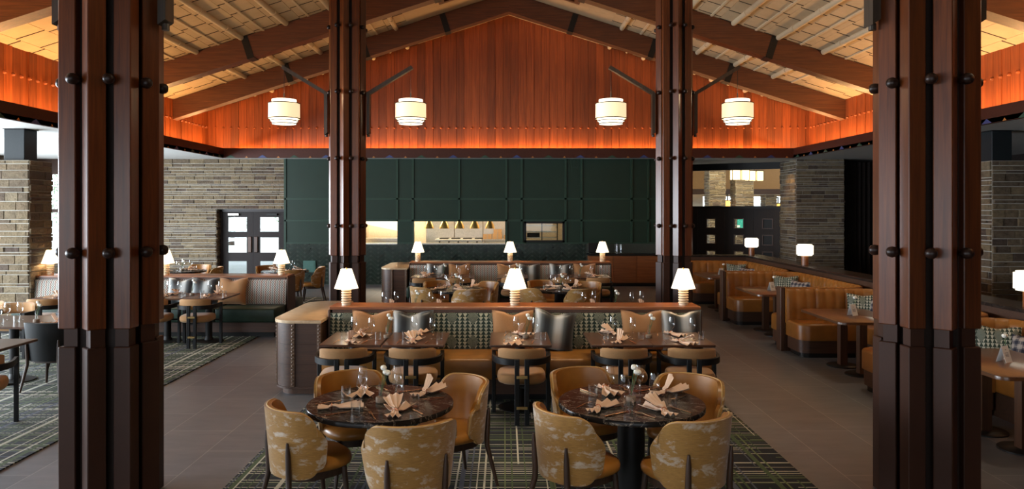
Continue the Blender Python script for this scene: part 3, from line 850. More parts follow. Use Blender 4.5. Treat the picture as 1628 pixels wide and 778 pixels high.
for i in range(4):
    dd = thing('door_%d' % (i+2), 'dark panelled door with square openings, number %d from the stone pier' % (4-i), 'door', (PA+pu*(PL-.06-4*lw+i*lw+lw/2)), pang)
    dd['kind'] = 'structure'
    lf = MB(); hw = lw/2-.004; sq = .135; zc = (.70, 1.22, 1.73); xs_ = (-sq, sq)
    lf.box(-hw, -sq, -.03, .03, .01, 2.2); lf.box(sq, hw, -.03, .03, .01, 2.2); zz = .01
    for z in zc: lf.box(-sq, sq, -.03, .03, zz, z-sq); zz = z+sq
    lf.box(-sq, sq, -.03, .03, zz, 2.2); lf.build('door_leaf', m_darkwood, dd)
    for r_, z in enumerate(zc):
        m2 = MB()
        m2.box(-sq-.03, sq+.03, -.05, -.03, z+sq, z+sq+.03); m2.box(-sq-.03, sq+.03, -.05, -.03, z-sq-.03, z-sq); m2.box(-sq-.03, -sq, -.05, -.03, z-sq, z+sq); m2.box(sq, sq+.03, -.05, -.03, z-sq, z+sq)
        m2.build('moulding', m_walnut, dd)
        MB().box(-sq, sq, -.005, .005, z-sq, z+sq).build('pane', m_panedull if i < 3 else m_black, dd)
MB().box(5.0, 5.1, YB, 24.95, 0, SOF).build('wall_right_return', m_darkwood)['kind'] = 'structure'
bpy.data.objects['wall_right_return']['label'] = 'dark return wall'
b = MB(); b.box(9.88, XR, 22.0, 22.2, 0, SOF)
struct(b, 'wall_right_back', m_darkwood)
# recess of stone beside the doors: covered by the pier's side
o = thing('curtain', 'dark floor length curtain beside the wide stone pier', 'curtain', (10.3, 21.85, 0))
cu = MB()
cu.shell(lambda u, v: (-.45+u*1.3, .05*math.sin(u*60), .02+v*3.55), lambda u, v: (-.45+u*1.3, .05*math.sin(u*60)+.012, .02+v*3.55), 80, 1)
cu.build('drape', m_curtain, o, 60); MB().cyl((-.5, 0, 3.6), (.9, 0, 3.6), .02).build('rod', m_iron, o)
# room beyond
b = MB(); b.box(2.5, 14, 33.0, 33.15, 0, 2.1); b.box(2.5, 14, 33.0, 33.15, 2.75, 3.05)
for x in (4.0, 6.6, 8.3, 10.4): b.box(x, x+.55, 33, 33.15, 2.1, 2.75)
struct(b, 'wall_beyond', m_soffit)
struct(MB().box(2.5, 14, 32.2, 32.35, 3.05, 5.5), 'wall_beyond_upper', plain('pine_board', (.42, .22, .08), .6))
struct(MB().box(2.5, 14, 32.0, 32.2, 2.82, 3.05), 'trim_5', m_walnutx)
struct(MB().box(2.4, 14, 24.95, 33.2, 5.4, 5.5), 'ceiling_beyond', m_soffit)
area('beyond_room_light', (8.5, 26.6, 5.2), (0, 0, 0), 5, 2, 620, (1, .85, .62))
pier(8.04, 8.66, 29, 29.7, 5.4, 240, 'stone pier in the room beyond the glass, nearest the timber column', z0=0)
pier(10.95, 11.4, 31, 31.6, 2.8, 260, 'short stone pier in the room beyond the glass, by the wide pier')
pier(9.08, 9.76, 29, 29.7, 5.4, 250, 'stone pier in the room beyond the glass, under the lanterns', z0=0)
def lantern():
    o = thing('box_lantern', 'x', 'lantern', (0, 0, 0))
    e = emit('lantern_glow', (1.0, .74, .38), 2.4)
    for x in (-.17, .17):
        MB().box(x-.14, x+.14, -.11, .11, .02, .36).build('glowing_panel', e, o)
        f = MB()
        for a in (-.16, .14):
            for bq in (-.125, .11): f.box(x+a, x+a+.02, bq, bq+.015, 0, .38)
        f.box(x-.16, x+.16, -.12, .12, .36, .39); f.build('lantern_frame', m_iron, o)
    MB().cyl((0, 0, .38), (0, 0, 2.2), .012).build('rod', m_iron, o)
    return o
ln = Proto(lantern)
ln.put((8.46, 26.6, 3.22), .1, 'glowing box lantern beyond the glass, nearer the timber column', 'box lanterns in the room beyond')
ln.put((9.22, 27.3, 3.22), .3, 'glowing box lantern beyond the glass, nearer the stone pier', 'box lanterns in the room beyond')

def wlan():
    o = thing('wall_lantern', 'x', 'lantern', (0, 0, 0))
    MB().rbox(-.09, .09, -.09, .09, 0, .24, .01, 1).build('amber_glass', emit('amber_glow', (1, .55, .12), 1.6), o)
    MB().box(-.1, .1, -.1, .1, .24, .27).box(-.02, .02, -.02, .02, .27, .5).box(-.12, .02, -.02, .02, .48, .52).build('bracket', m_iron, o)
    return o
wl = Proto(wlan)
wl.put((8.80, 29.2, 2.27), 0, 'amber wall lantern on the pier beyond the glass, nearer the timber column', 'amber wall lanterns')
wl.put((11.54, 31.2, 2.17), 0, 'amber wall lantern on the short pier beyond the glass', 'amber wall lanterns')
spot('unseen_downlight', (8.0, 21.6, 3.6), (8.45, 22.1, .8), 60, (1, .6, .25), 80)
# outer walls (mostly out of view)
b = MB()
b.box(XL-.2, XL, Y0, YB+.3, 0, .6); b.box(XL-.2, XL, Y0, YB+.3, 3.3, SOF+.1)
for y in (Y0, 0, 4.4, 8.8, 13.2, 17.2, YB-.5): b.box(XL-.2, XL, y, y+.5, .6, 3.3)
struct(b, 'wall_left', m_stone)
b = MB(); b.box(XR, XR+.2, Y0, 33, 0, SOF+.1); struct(b, 'wall_right', m_darkwood)
b = MB(); b.box(XL, XR, Y0-.2, Y0, 0, .7); b.box(XL, XR, Y0-.2, Y0, 3.3, 8)
for x in (XL, -9, 3.2, 8, XR-.5): b.box(x, x+.5, Y0-.2, Y0, .7, 3.3)
b.box(3.2, XR, Y0-.2, Y0, .7, 3.3)
struct(b, 'wall_front', m_darkwood)
# outside: terrace and trees
o = MB().box(-40, -5.5, YB+.4, 80, -.2, -.02).build('terrace', plain('pale_terrace', (.8, .8, .78), .9)); o['kind'] = 'structure'
def tree(x, y, s, lab, seed):
    r = random.Random(seed); o = thing('tree', lab, 'tree', (x, y, 0))
    cr = MB()
    for i in range(3500):
        a = r.uniform(0, 2*PI); e = r.uniform(-1, 1); rr = s*(r.random()**.4); q = math.sqrt(1-e*e)
        p = Vector((rr*q*math.cos(a)*1.1, rr*q*math.sin(a)*1.1, s*2.2+rr*e*2.0)); d = Vector((r.uniform(-1, 1), r.uniform(-1, 1), r.uniform(-1, 1))).normalized(); t = d.orthogonal().normalized(); L = s*.05
        cr.add([p, p+d*L+t*L*.4, p+d*L*2, p+d*L-t*L*.4], [(0, 1, 2, 3)])
    cr.build('foliage', m_leaf, o); MB().cyl((0, 0, -.1), (0, 0, s*1.6), .18, .1).build('trunk', m_legw, o)
m_leaf = plain('leaf_green', (.13, .24, .07), .7, var=.3)
for i, (x, y, s) in enumerate(((-16.6, 45, 1.7), (-12.8, 46, 1.65), (-20.6, 44, 1.75), (-24.6, 43, 1.7), (-28.6, 41, 1.7))):
    tree(x, y, s, ('leafy tree outside behind the left door leaf', 'leafy tree outside behind the right door leaf', 'leafy tree outside, hidden from the doors by the stone wall', 'leafy tree outside the window behind the sunlit stone pier', 'leafy tree outside, leftmost beyond the corner window')[i], i)

# ------------------------------------------------------------------ timber columns
def column_parts(o, brackets=True):
    a = .063; g = .2
    cen = [(sx*g, sy*g, 0) for sx in (-1, 1) for sy in (-1, 1)] + [(0, -.262, R(45)), (0, .262, R(45)), (.262, 0, R(45)), (-.262, 0, R(45))]
    core = MB(); core.box(-.20, .20, -.20, .20, 0, 8.1 if False else 6.6); core.build('core', m_core, o)
    for (x, y, rz) in cen:
        q = MB(); q.T = TR(x, y, 0, rz); q.rbox(-a, a, -a, a, 1.33, 6.6, .006, 1); q.build('post', m_post, o)
        q = MB(); q.T = TR(x, y, 0, rz); q.rbox(-a, a, -a, a, 0, 1.20, .006, 1); q.build('pedestal', m_base, o)
        q = MB(); q.T = TR(x*.93, y*.93, 0, rz); q.box(-a*.78, a*.78, -a*.78, a*.78, 1.20, 1.33); q.build('neck', m_base, o)
    sp = MB(); sp.T = Matrix.Scale(1, 4); sp.lathe([(0, .085), (.022, .082), (.036, .068), (.042, .045), (.038, .02), (.022, .0), (.018, -.06), (0, -.06)], 14)
    s0 = None
    for zl in (1.88, 3.13, 4.36, 5.58):
        for k in range(8):
            t = R(22.5+45*k); rr = .295
            if s0 is None: st = sp.build('stud', m_stud, o, 50); s0 = st
            else: st = s0.copy(); C.objects.link(st); st.parent = o
            st.matrix_local = Matrix.Translation((math.cos(t)*rr, math.sin(t)*rr, zl)) @ Matrix.Rotation(t, 4, 'Z') @ Matrix.Rotation(R(90), 4, 'Y')
    for sx in (-1, 1):
        q = MB(); X = sx*.36
        q.T = TR(X+sx*.035, 0, 0)
        q.add([(-.03, -.07, 3.58), (.03, -.07, 3.62), (.03, .07, 3.62), (-.03, .07, 3.58), (-.03, -.07, 4.40), (.03, -.07, 4.36), (.03, .07, 4.36), (-.03, .07, 4.40)], [(0, 3, 2, 1), (4, 5, 6, 7), (0, 1, 5, 4), (1, 2, 6, 5), (2, 3, 7, 6), (3, 0, 4, 7)])
        q.cyl((sx*.0, 0, 3.55), (0, 0, 3.60), .028)
        br = q.build('bracket', m_bracket, o)
        ar = MB(); p0 = Vector((X+sx*.03, 0, 4.36)); p1 = Vector((X+sx*.86, 0, 4.86)); dv = (p1-p0).normalized(); up = Vector((-dv.z*sx, 0, abs(dv.x)))*.035
        up = Vector((-dv.z, 0, dv.x))*.033*sx
        vs = []
        for p in (p0, p1):
            for yy in (-.05, .05): vs += [p-up+Vector((0, yy, 0)), p+up+Vector((0, yy, 0))]
        ar.add(vs, [(0, 1, 3, 2), (4, 6, 7, 5), (0, 4, 5, 1), (2, 3, 7, 6), (1, 5, 7, 3), (0, 2, 6, 4)])
        ar.build('arm', m_bracket, br)
def make_column():
    o = thing('timber_column', 'x', 'column', (0, 0, 0), 0, None, 'thing'); column_parts(o); return o
col = Proto(make_column)
COLS = [(-2.96, 5.6, 'near left timber column of clustered redwood posts on brown pedestals'), (3.18, 5.6, 'near right timber column of clustered redwood posts on brown pedestals'),
        (-2.95, 13.9, 'far left timber column behind the travertine topped cabinet'), (3.19, 13.9, 'far right timber column behind the front banquette by the leather booths')]
for x, y, lab in COLS: col.put((x, y, 0), 0, lab, 'clustered timber columns')
# pendant lamps hanging from the bracket arms
def make_pendant():
    o = thing('pendant_lamp', 'x', 'pendant lamp', (0, 0, 0))
    MB().cyl((0, 0, 1.0), (0, 0, .46), .005).cyl((0, 0, .46), (0, 0, .58), .012).build('cord', m_iron, o)
    MB().lathe([(0, .46), (.225, .46), (.225, .385)], 40).build('upper_tier', m_shadew, o, 50)
    MB().lathe([(.225, .39), (.286, .39), (.288, .10), (.25, .10)], 48).build('drum_shade', m_drum, o, 50)
    tr = MB()
    for r, z in ((.288, .385), (.29, .104), (.256, .058), (.224, .006)): tr.lathe([(r-.004, z-.007), (r+.005, z-.007), (r+.005, z+.007), (r-.004, z+.007), (r-.004, z-.007)], 40)
    tr.build('black_trim', m_trimblk, o, 50)
    MB().lathe([(.25, .10), (.253, .055), (.22, .055), (.222, .0), (.0, .0)], 40).build('lower_tier', m_shadew, o, 50)
    MB().lathe([(0, -.012), (.018, -.008), (.02, 0)], 12).build('finial', m_brass, o)
    pl = bpy.data.lights.new('pendant_bulb', 'POINT'); pl.energy = 11; pl.color = (1, .74, .45); pl.shadow_soft_size = .12
    po = bpy.data.objects.new('pendant_bulb', pl); C.objects.link(po); po.parent = o; po.location = (0, 0, .62)
    return o
pend = Proto(make_pendant)
for ci, (x, y, _) in enumerate(COLS):
    for sx in (-1, 1):
        side = 'wall' if False else ''
        lab = ('lit white drum pendant lamp hanging %s of the %s column' % (('left', 'right')[sx > 0], ('near left', 'near right', 'far left', 'far right')[ci]))
        pend.put((x+sx*1.19, y, 3.79 if y > 9 else 3.85), 0, lab, 'tiered drum pendant lamps')

# ------------------------------------------------------------------ furniture prototypes
def make_tub(lining, outer, nm, cat='chair', piping=True):
    o = thing(nm, 'x', cat, (0, 0, 0))
    TM = R(90)
    def top(u):
        k = abs(2*u-1); t = max(0, (k-.55)/.45); return .835-.15*t**2.0-.012*k*k
    def bot(u):
        k = abs(2*u-1); t = max(0, (k-.6)/.4); return .375+.05*t*t
    def rad(u, v): # plan radius
        k = abs(2*u-1); return (.262+.040*v)
    def fn(off):
        def f(u, v):
            th = (2*u-1)*TM; k = abs(2*u-1)
            # rounded lower and upper front corners
            z0, z1 = bot(u), top(u)
            z = z0+(z1-z0)*v; r = rad(u, v)-off
            vv = 2*v-1
            pull = (1-math.sqrt(max(0, 1-abs(vv)**5)))*.16 if k > .0 else 0
            th2 = th*(1-pull*k**6)
            x = r*math.sin(th2)*1.06; y = -r*math.cos(th2)*1.0
            return (x, y+.01, z)
        return f
    MB().shell(fn(0), fn(.02), 40, 12).build('backrest_shell', outer, o, 50)
    MB().shell(fn(.0205), fn(.05), 40, 12).build('backrest_lining', lining, o, 50)
    if piping:
        f = fn(.02); pts = [f(i/48, 1) for i in range(49)]; dn = [f(1, 1-j/10) for j in range(1, 11)]; bt = [f(1-i/48, 0) for i in range(1, 49)]; upv = [f(0, j/10) for j in range(1, 10)]
        MB().tube(pts+dn+bt+upv, .0062, 6, True).build('piping', m_piping, o, 60)
    def out(t, r=.255, p=2.6):
        c, s_ = math.cos(t), math.sin(t); return (r*math.copysign(abs(c)**(2/p), c)*1.0, .03+r*math.copysign(abs(s_)**(2/p), s_)*1.02)
    poly = [out(2*PI*i/36) for i in range(36)]
    st = MB()
    for k, (sc, z) in enumerate(((.94, .40), (1, .415), (1.01, .44), (.985, .463), (.90, .478), (.6, .486), (.3, .488))):
        pass
    prof = ((.93, .40), (1.0, .412), (1.015, .438), (.985, .463), (.90, .478), (.55, .486))
    vs = []; fs = []
    for sc, z in prof: vs += [(x*sc, .03+(y-.03)*sc, z) for x, y in poly]
    n = 36
    for j in range(len(prof)-1): fs += [(j*n+i, j*n+(i+1) % n, (j+1)*n+(i+1) % n, (j+1)*n+i) for i in range(n)]
    fs += [tuple(range(n-1, -1, -1)), tuple((len(prof)-1)*n+i for i in range(n))]
    st.add(vs, fs); st.build('seat', lining, o, 60)
    fr = MB(); fr.prism([(x*.86, .03+(y-.03)*.86) for x, y in poly], .345, .40); fr.build('seat_frame', m_legw, o)
    for sx in (-1, 1):
        q = MB(); q.tube([(sx*.235, .235, 0), (sx*.205, .20, .2), (sx*.19, .185, .395)], [.013, .019, .022], 8); q.build('leg', m_legw, o, 60)
        q = MB(); q.tube([(sx*.235, -.285, 0), (sx*.188, -.214, .33), (sx*.186, -.214, .40), (sx*.190, -.222, .55), (sx*.191, -.226, .63)], [.013, .021, .021, .018, .009], 8); q.build('leg', m_legw, o, 60)
    return o
def make_barrel(detail=True):
    o = thing('barrel_chair', 'x', 'chair', (0, 0, 0))
    for sx in (-1, 1):
        path = []
        n = 16
        for i in range(n+1):
            t = i/n*R(86)
            # from the back centre to the side
            x = .058+.235*math.sin(t)**.9 if t > 0 else .058; y = -.275+.31*(1-math.cos(t)); path.append((sx*x, y, .648-.0*i))
        path.append((sx*.293, .14, .648)); path.append((sx*.292, .22, .645))
        q = MB(); q.ribbon(path, .03, .062); q.rbox(*sorted((sx*.026, sx*.074)), -.295, -.255, 0, .679, .004, 1)
        q.build('frame', m_blackwood, o, 30)
        MB().rbox(*sorted((sx*.270, sx*.312)), .185, .23, 0, .676, .004, 1).build('leg', m_blackwood, o)
    for z in (.19, .50): 
        MB().rbox(-.055, .055, -.303, -.294, z-.014, z+.014, .002, 1).build('brass_connector', m_brass, o)
    def pad(off):
        def f(u, v):
            t = (2*u-1)*R(62); k = abs(2*u-1)
            vv = 2*v-1; bulge = .028*math.sqrt(max(0, 1-abs(vv)**3))*math.sqrt(max(.0, 1-k**8))
            r = .262-off*bulge
            edge = (1-k**6*.30)
            return (r*math.sin(t)*1.05, .0-r*math.cos(t)*.93-.005, .695+vv*.083*edge)
        return f
    MB().shell(pad(-.5), pad(1.6), 28, 10).build('backrest', m_tan, o, 60)
    def out(t, r, p=3.2):
        c, s_ = math.cos(t), math.sin(t); return (r*math.copysign(abs(c)**(2/p), c), r*math.copysign(abs(s_)**(2/p), s_))
    vs = []; fs = []; n = 36
    prof = ((.84, .405), (.96, .42), (1.0, .45), (.985, .485), (.92, .508), (.7, .517))
    for sc, z in prof: vs += [(out(2*PI*i/n, .252)[0]*sc, -.005+out(2*PI*i/n, .245)[1]*sc, z) for i in range(n)]
    for j in range(len(prof)-1): fs += [(j*n+i, j*n+(i+1) % n, (j+1)*n+(i+1) % n, (j+1)*n+i) for i in range(n)]
    fs += [tuple(range(n-1, -1, -1)), tuple((len(prof)-1)*n+i for i in range(n))]
    MB().add(vs, fs).build('seat', m_tan, o, 60)
    r = MB(); r.box(-.275, .275, .19, .215, .385, .41); r.box(-.03, .03, -.28, .2, .38, .405); r.build('seat_rail', m_blackwood, o)
    return o
def make_table(w=.66, d=.80, mat=None):
    o = thing('dining_table', 'x', 'table', (0, 0, 0))
    MB().rbox(-w/2, w/2, -d/2, d/2, .722, .75, .005, 1).build('tabletop', m_tabletop, o)
    MB().cyl((0, -.12, .03), (0, -.12, .70), .055, n=20).build('pedestal', m_black, o, 40)
    MB().cyl((0, -.12, .0), (0, -.12, .022), .24, n=32).lathe([(.24, .022), (.07, .04), (.055, .1)], 32, (0, -.12, 0)).build('base', m_black, o, 40)
    MB().box(-.18, .18, -.2, .2, .70, .722).build('mount_plate', m_black, o)
    return o
def make_round():
    o = thing('round_table', 'x', 'table', (0, 0, 0))
    MB().lathe([(0, .722), (.532, .722), (.54, .728), (.54, .756), (.535, .762), (0, .762)], 72).build('tabletop', m_marble, o, 40)
    MB().lathe([(.20, .03), (.13, .035), (.105, .06), (.10, .69), (.16, .715), (.16, .722)], 32).build('pedestal', m_black, o, 40)
    MB().lathe([(0, .03), (.26, .03), (.27, .022), (.27, 0), (0, 0)], 48).build('base', m_black, o, 40)
    return o
def make_lamp():
    o = thing('table_lamp', 'x', 'lamp', (0, 0, 0))
    p = [(0, 0), (.058, 0), (.062, .012), (.05, .02)]
    q = MB()
    for i in range(6):
        z = .018+i*.031; q.lathe([(.035, z), (.058, z+.003), (.064, z+.0135), (.058, z+.024), (.035, z+.027)], 24)
    q.lathe([(0, 0), (.055, 0), (.055, .018), (0, .018)], 24); q.build('base', m_cream, o, 60)
    MB().cyl((0, 0, .2), (0, 0, .25), .01).build('stem', m_brass, o)
    MB().lathe([(.148, .208), (.068, .448), (.064, .448), (.144, .208)], 40).build('lamp_shade', m_shade, o, 60)
    MB().lathe([(0, .44), (.012, .445), (.012, .462), (0, .468)], 10).cyl((-.064, 0, .44), (.064, 0, .44), .003, n=6).build('finial', m_brass, o)
    MB().lathe([(0, .29), (.02, .30), (.025, .33), (0, .36)], 12).build('bulb', m_shadew, o, 60)
    pl = bpy.data.lights.new('lamp_bulb', 'POINT'); pl.energy = 9; pl.color = (1, .72, .42); pl.shadow_soft_size = .025
    po = bpy.data.objects.new('lamp_bulb', pl); C.objects.link(po); po.parent = o; po.location = (0, 0, .265)
    return o
def make_drumlamp():
    o = thing('drum_lamp', 'x', 'lamp', (0, 0, 0))
    MB().lathe([(0, 0), (.068, 0), (.066, .19), (0, .19)], 24).build('base', m_ledge, o, 40)
    MB().lathe([(.0, .185), (.135, .185), (.135, .205), (.158, .207), (.158, .385), (.135, .387), (.135, .405), (0, .405)], 40).build('lamp_shade', m_shadew, o, 40)
    return o
def make_wine():
    q = MB(); q.lathe([(0, 0), (.036, .0), (.036, .003), (.006, .008), (.0035, .02), (.0035, .095), (.010, .104), (.030, .124), (.0385, .15), (.036, .19), (.0285, .238)], 20)
    return tag(q.build('wine_glass', m_glass, None, 60), 'x', 'glass')
def make_tumbler():
    q = MB(); q.lathe([(0, .0), (.034, .0), (.037, .09), (.0345, .09), (.032, .008), (0, .008)], 20)
    return tag(q.build('tumbler', m_glass, None, 60), 'x', 'glass')
def make_fork():
    q = MB(); pts = [(0, -.095, .003), (0, -.03, .006), (0, .02, .012), (0, .045, .008)]
    q.ribbon(pts, .008, .003)
    q.ribbon([(0, .045, .008), (0, .06, .006)], .02, .002)
    for x in (-.008, 0, .008): q.ribbon([(x, .058, .006), (x, .098, .011)], .0035, .002)
    return tag(q.build('fork', m_gold), 'x', 'fork')
def make_knife():
    q = MB(); q.ribbon([(0, -.11, .005), (0, -.01, .005)], .011, .006); q.ribbon([(0, -.01, .004), (0, .06, .004), (.002, .095, .004)], .016, .002); q.ribbon([(.002, .095, .004), (.004, .11, .004)], .007, .002)
    return tag(q.build('knife', m_gold), 'x', 'knife')
def make_napkin(kind):
    def mk():
        o = thing('napkin', 'x', 'napkin', (0, 0, 0)); rr = random.Random(kind+3)
        q = MB(); k = 3
        def fan(L, wend, z0, rise, fold, sgn, tip):
            def f(off):
                def g(u, v):
                    s_ = v; t = 2*u-1
                    w = .016+(wend-.016)*s_**.8
                    ph = (u*k) % 1.0; tri = abs(2*ph-1)
                    z = z0 + .008+rise*s_*s_ + fold*(.3+.7*s_)*tri*(1-.5*abs(t)) + (.012 if s_ < .15 else 0)
                    ll = L*s_*(1-.12*abs(t)+.10*t*(1 if kind != 1 else -1))
                    return (t*w, sgn*ll, max(.003, z-off))
                return g
            q.shell(f(0), f(.003), 30, 8)
        fan(.225, (.10, .085, .115)[kind], 0, (.0, .02, .0)[kind], .038, 1, 0)
        fan(.10, .06, 0, 0, .028, -1, 0)
        if kind == 1: # a corner standing up
            q.T = TR(0, .01, .02, 0, R(58)); fan(.14, .04, 0, 0, .014, 1, 0); q.T = None
        if kind == 2:
            q.T = TR(0, .02, .025, R(18), R(18)); fan(.17, .075, 0, .01, .022, 1, 0); q.T = None
        q.build('linen', m_napkin, o, 35)
        rg = MB(); rg.T = TR(0, 0, .022, 0, R(90)); rg.tube([(math.cos(2*PI*i/20)*.021, math.sin(2*PI*i/20)*.019, 0) for i in range(20)], .0032, 6, True)
        rg.build('napkin_ring', m_copper, o, 60)
        return o
    return mk
def make_vase():
    o = thing('bud_vase', 'x', 'vase', (0, 0, 0))
    MB().lathe([(0, 0), (.036, 0), (.037, .004), (.037, .034), (.034, .038), (0, .038)], 20).build('wooden_base', m_puck, o, 50)
    MB().lathe([(0, .035), (.015, .035), (.0155, .145), (.0145, .145), (.0135, .04), (0, .04)], 14).build('glass_tube', m_glass, o, 60)
    return o
def make_flower():
    o = thing('white_flower', 'x', 'flower', (0, 0, 0))
    MB().tube([(0, 0, 0), (.002, .001, .08), (0, 0, .165)], .0022, 6).build('stem', m_stem, o)
    q = MB()
    for k, (r, nn, tl) in enumerate(((.012, 5, .35), (.019, 7, .7))):
        for i in range(nn):
            a = 2*PI*i/nn+k*.5
            T = TR(0, 0, .175, a)
            q.T = T
            q.shell(lambda u, v: (r*.3+r*v*math.sin(tl)+.003, (u-.5)*r*1.5*math.sin(PI*(.15+.8*v)), .022*v*math.cos(tl)+.005*(1-(2*u-1)**2)*v-.008),
                    lambda u, v: (r*.3+r*v*math.sin(tl)+.0045, (u-.5)*r*1.5*math.sin(PI*(.15+.8*v)), .022*v*math.cos(tl)+.005*(1-(2*u-1)**2)*v-.0095), 3, 4)
    q.T = None; q.grid(lambda u, v: ((lambda th, ph, rr: (rr*math.sin(ph)*math.cos(th), rr*math.sin(ph)*math.sin(th), .180+rr*.85*math.cos(ph)))(2*PI*u, PI*max(.02, min(.98, v)), .0225*(1+.10*math.sin(5*2*PI*u+6*v)))), 20, 10, True)
    q.build('blossom', m_white, o, 60); return o
def make_pillow(mat, nm='cushion', w=.25, h=.24, t=.085, chop=.045):
    def mk():
        o = thing(nm, 'x', 'cushion', (0, 0, 0))
        def f(sg):
            def g(u, v):
                a, b = 2*u-1, 2*v-1
                th = t*(max(0, (1-a**4)*(1-b**4)))**.55*(1-.25*math.exp(-(a/.4)**2)*max(0, b))
                x = a*w*(1-.07*(1-b*b)) ; z = h+b*h*(1-.07*(1-a*a))
                z -= chop*math.exp(-(a/.38)**2)*max(0, b)**3
                return (x, sg*th, z)
            return g
        q = MB(); n = 22
        q.shell(f(-1), f(1), n, n); q.build('cushion_cover', mat, o, 80)
        e = MB(); g = f(0); ring = [g(i/n, 0) for i in range(n)]+[g(1, i/n) for i in range(n)]+[g(1-i/n, 1) for i in range(n)]+[g(0, 1-i/n) for i in range(n)]
        e.tube(ring, .005, 6, True).build('seam', mat, o, 60)
        return o
    return mk

tub = Proto(lambda: make_tub(m_leather, m_velvet, 'tub_chair'))
tubblack = Proto(lambda: make_tub(m_blackleather, m_blackleather, 'leather_tub_chair', piping=False))
tubteal = Proto(lambda: make_tub(m_teal, m_teal, 'teal_tub_chair', piping=False))
barrel = Proto(make_barrel)
table = Proto(make_table); roundt = Proto(make_round)
lamp = Proto(make_lamp); dlamp = Proto(make_drumlamp)
wine = Proto(make_wine); tumb = Proto(make_tumbler); fork = Proto(make_fork); knife = Proto(make_knife)
napk = [Proto(make_napkin(i)) for i in range(3)]
vase = Proto(make_vase); flower = Proto(make_flower)
cush = {'caramel': Proto(make_pillow(m_caramel)), 'striped': Proto(make_pillow(m_ombre)), 'green patterned': Proto(make_pillow(m_geo_p, w=.22, h=.21, chop=.02)), 'plaid': Proto(make_pillow(m_plaid, w=.24, h=.18, chop=.02))}

# ------------------------------------------------------------------ banquettes
def make_banq(fab, seatm, nm):
    def mk():
        o = thing(nm, 'x', 'banquette', (0, 0, 0)); hw = 2.25
        MB().box(-hw+.02, hw-.02, .03, .40, 0, .965).build('core_wall', m_walnutx, o)
        MB().rbox(-hw-.02, hw+.02, .0, .42, .965, 1.0, .004, 1).build('ledge', m_ledge, o)
        MB().box(-hw+.02, hw-.02, -.004, .01, .925, .965).build('ledge_trim', m_walnutx, o)
        for sg, y0 in ((1, 0), (-1, .42)):
            # sg 1: faces the camera
            def back(off):
                def f(u, v):
                    x = (2*u-1)*(hw-.0); z = .48+.45*v; lean = .09*(1-v)
                    b = .035*math.sqrt(max(0, 1-(2*v-1)**6))
                    k = abs(2*u-1); e = .03 if k > .995 else 0
                    return (x, y0-sg*(lean*.6+b*off+.012-e*off), z)
                return f
            MB().shell(back(1), back(-.2), 40, 12).build('backrest', fab, o, 60)
            xs_ = (-hw, -1.22, 0, 1.22, hw) if sg > 0 else (-hw, 0, hw)
            for a, b in zip(xs_, xs_[1:]):
                q = MB(); ya, yb = sorted((y0-sg*.68, y0-sg*.05)); q.rbox(a+.003, b-.003, ya, yb, .26, .50, .03, 3); q.build('seat_cushion', seatm, o, 50)
            ya, yb = sorted((y0-sg*.62, y0-sg*.0)); MB().box(-hw+.01, hw-.01, ya, yb, .09, .26).build('plinth', m_walnutx, o)
            ya, yb = sorted((y0-sg*.56, y0-sg*.0)); MB().box(-hw+.05, hw-.05, ya, yb, .0, .09).build('toe_kick', m_black, o)
        for sx in (-1, 1):
            q = MB(); q.rbox(*sorted((sx*(hw+.001), sx*(hw+.03))), -.02, .44, 0, .963, .004, 1); q.box(*sorted((sx*(hw-.0), sx*(hw+.022))), -.66, -.02, .03, .30); q.build('end_panel', m_walnut, o)
        return o
    return mk
bq1 = Proto(make_banq(m_geo, m_leather, 'banquette'))
bq2 = Proto(make_banq(m_zig, m_greenleather, 'banquette'))
BY = (9.03, 16.65)
bq1.put((.13, BY[0], 0), 0, 'front banquette with green geometric back and cognac leather seat', 'back to back banquettes')
bq2.put((.13, BY[1], 0), 0, 'rear centre banquette with zigzag back and green leather seat', 'back to back banquettes')
bq2.put((-6.15, 13.25, 0), 0, 'left banquette with zigzag back and green leather seat by the stone pier', 'back to back banquettes')
LP3 = ('left end', 'middle', 'right end')
for (bx, by, nm) in ((.13, BY[0], 'front banquette ledge'), (.13, BY[1], 'rear centre banquette ledge'), (-6.15, 13.25, 'left banquette ledge')):
    for i, dx in enumerate((-2.1, 0, 2.1)):
        lamp.put((bx+dx, by+.19, 1.0), 0, f'cone shaded lamp with ringed cream base, {LP3[i]} of the {nm}', 'cone shaded table lamps')
# cushions on the banquettes
def cushion(kind, x, y, rz, lean, lab, roll=0):
    cush[kind].put((x, y, .505), 0, lab, 'banquette cushions', rot=(R(-lean), R(roll), rz))
for kind, dx, roll, where in (('caramel', -1.72, 0, 'at the left end'), ('striped', -1.24, 0, 'at the left'), ('caramel', -.03, 0, 'in the middle'), ('striped', .43, 8, 'in the middle'), ('caramel', 1.53, 0, 'at the right'), ('striped', 2.0, 0, 'at the right end')):
    cushion(kind, .13+dx, BY[0]-.19, 0, 15, f'{kind} cushion with dented top {where} of the front banquette', roll)
for kind, dx, where in (('striped', -1.62, 'at the left end'), ('caramel', -1.15, 'at the left'), ('caramel', -.05, 'in the middle'), ('striped', .42, 'in the middle'), ('striped', 1.13, 'at the right'), ('caramel', 1.66, 'at the right end')):
    cushion(kind, .13+dx, BY[1]-.19, 0, 15, f'{kind} cushion with dented top {where} of the rear centre banquette')
for kind, dx, where in (('caramel', 1.33, 'at the right end'), ('striped', .83, 'right of the middle'), ('striped', .42, 'near the middle'), ('caramel', -.35, 'left of the middle'), ('striped', -1.5, 'at the left end')):
    cushion(kind, -6.15+dx, 13.06, 0, 15, f'{kind} cushion {where} of the left banquette')

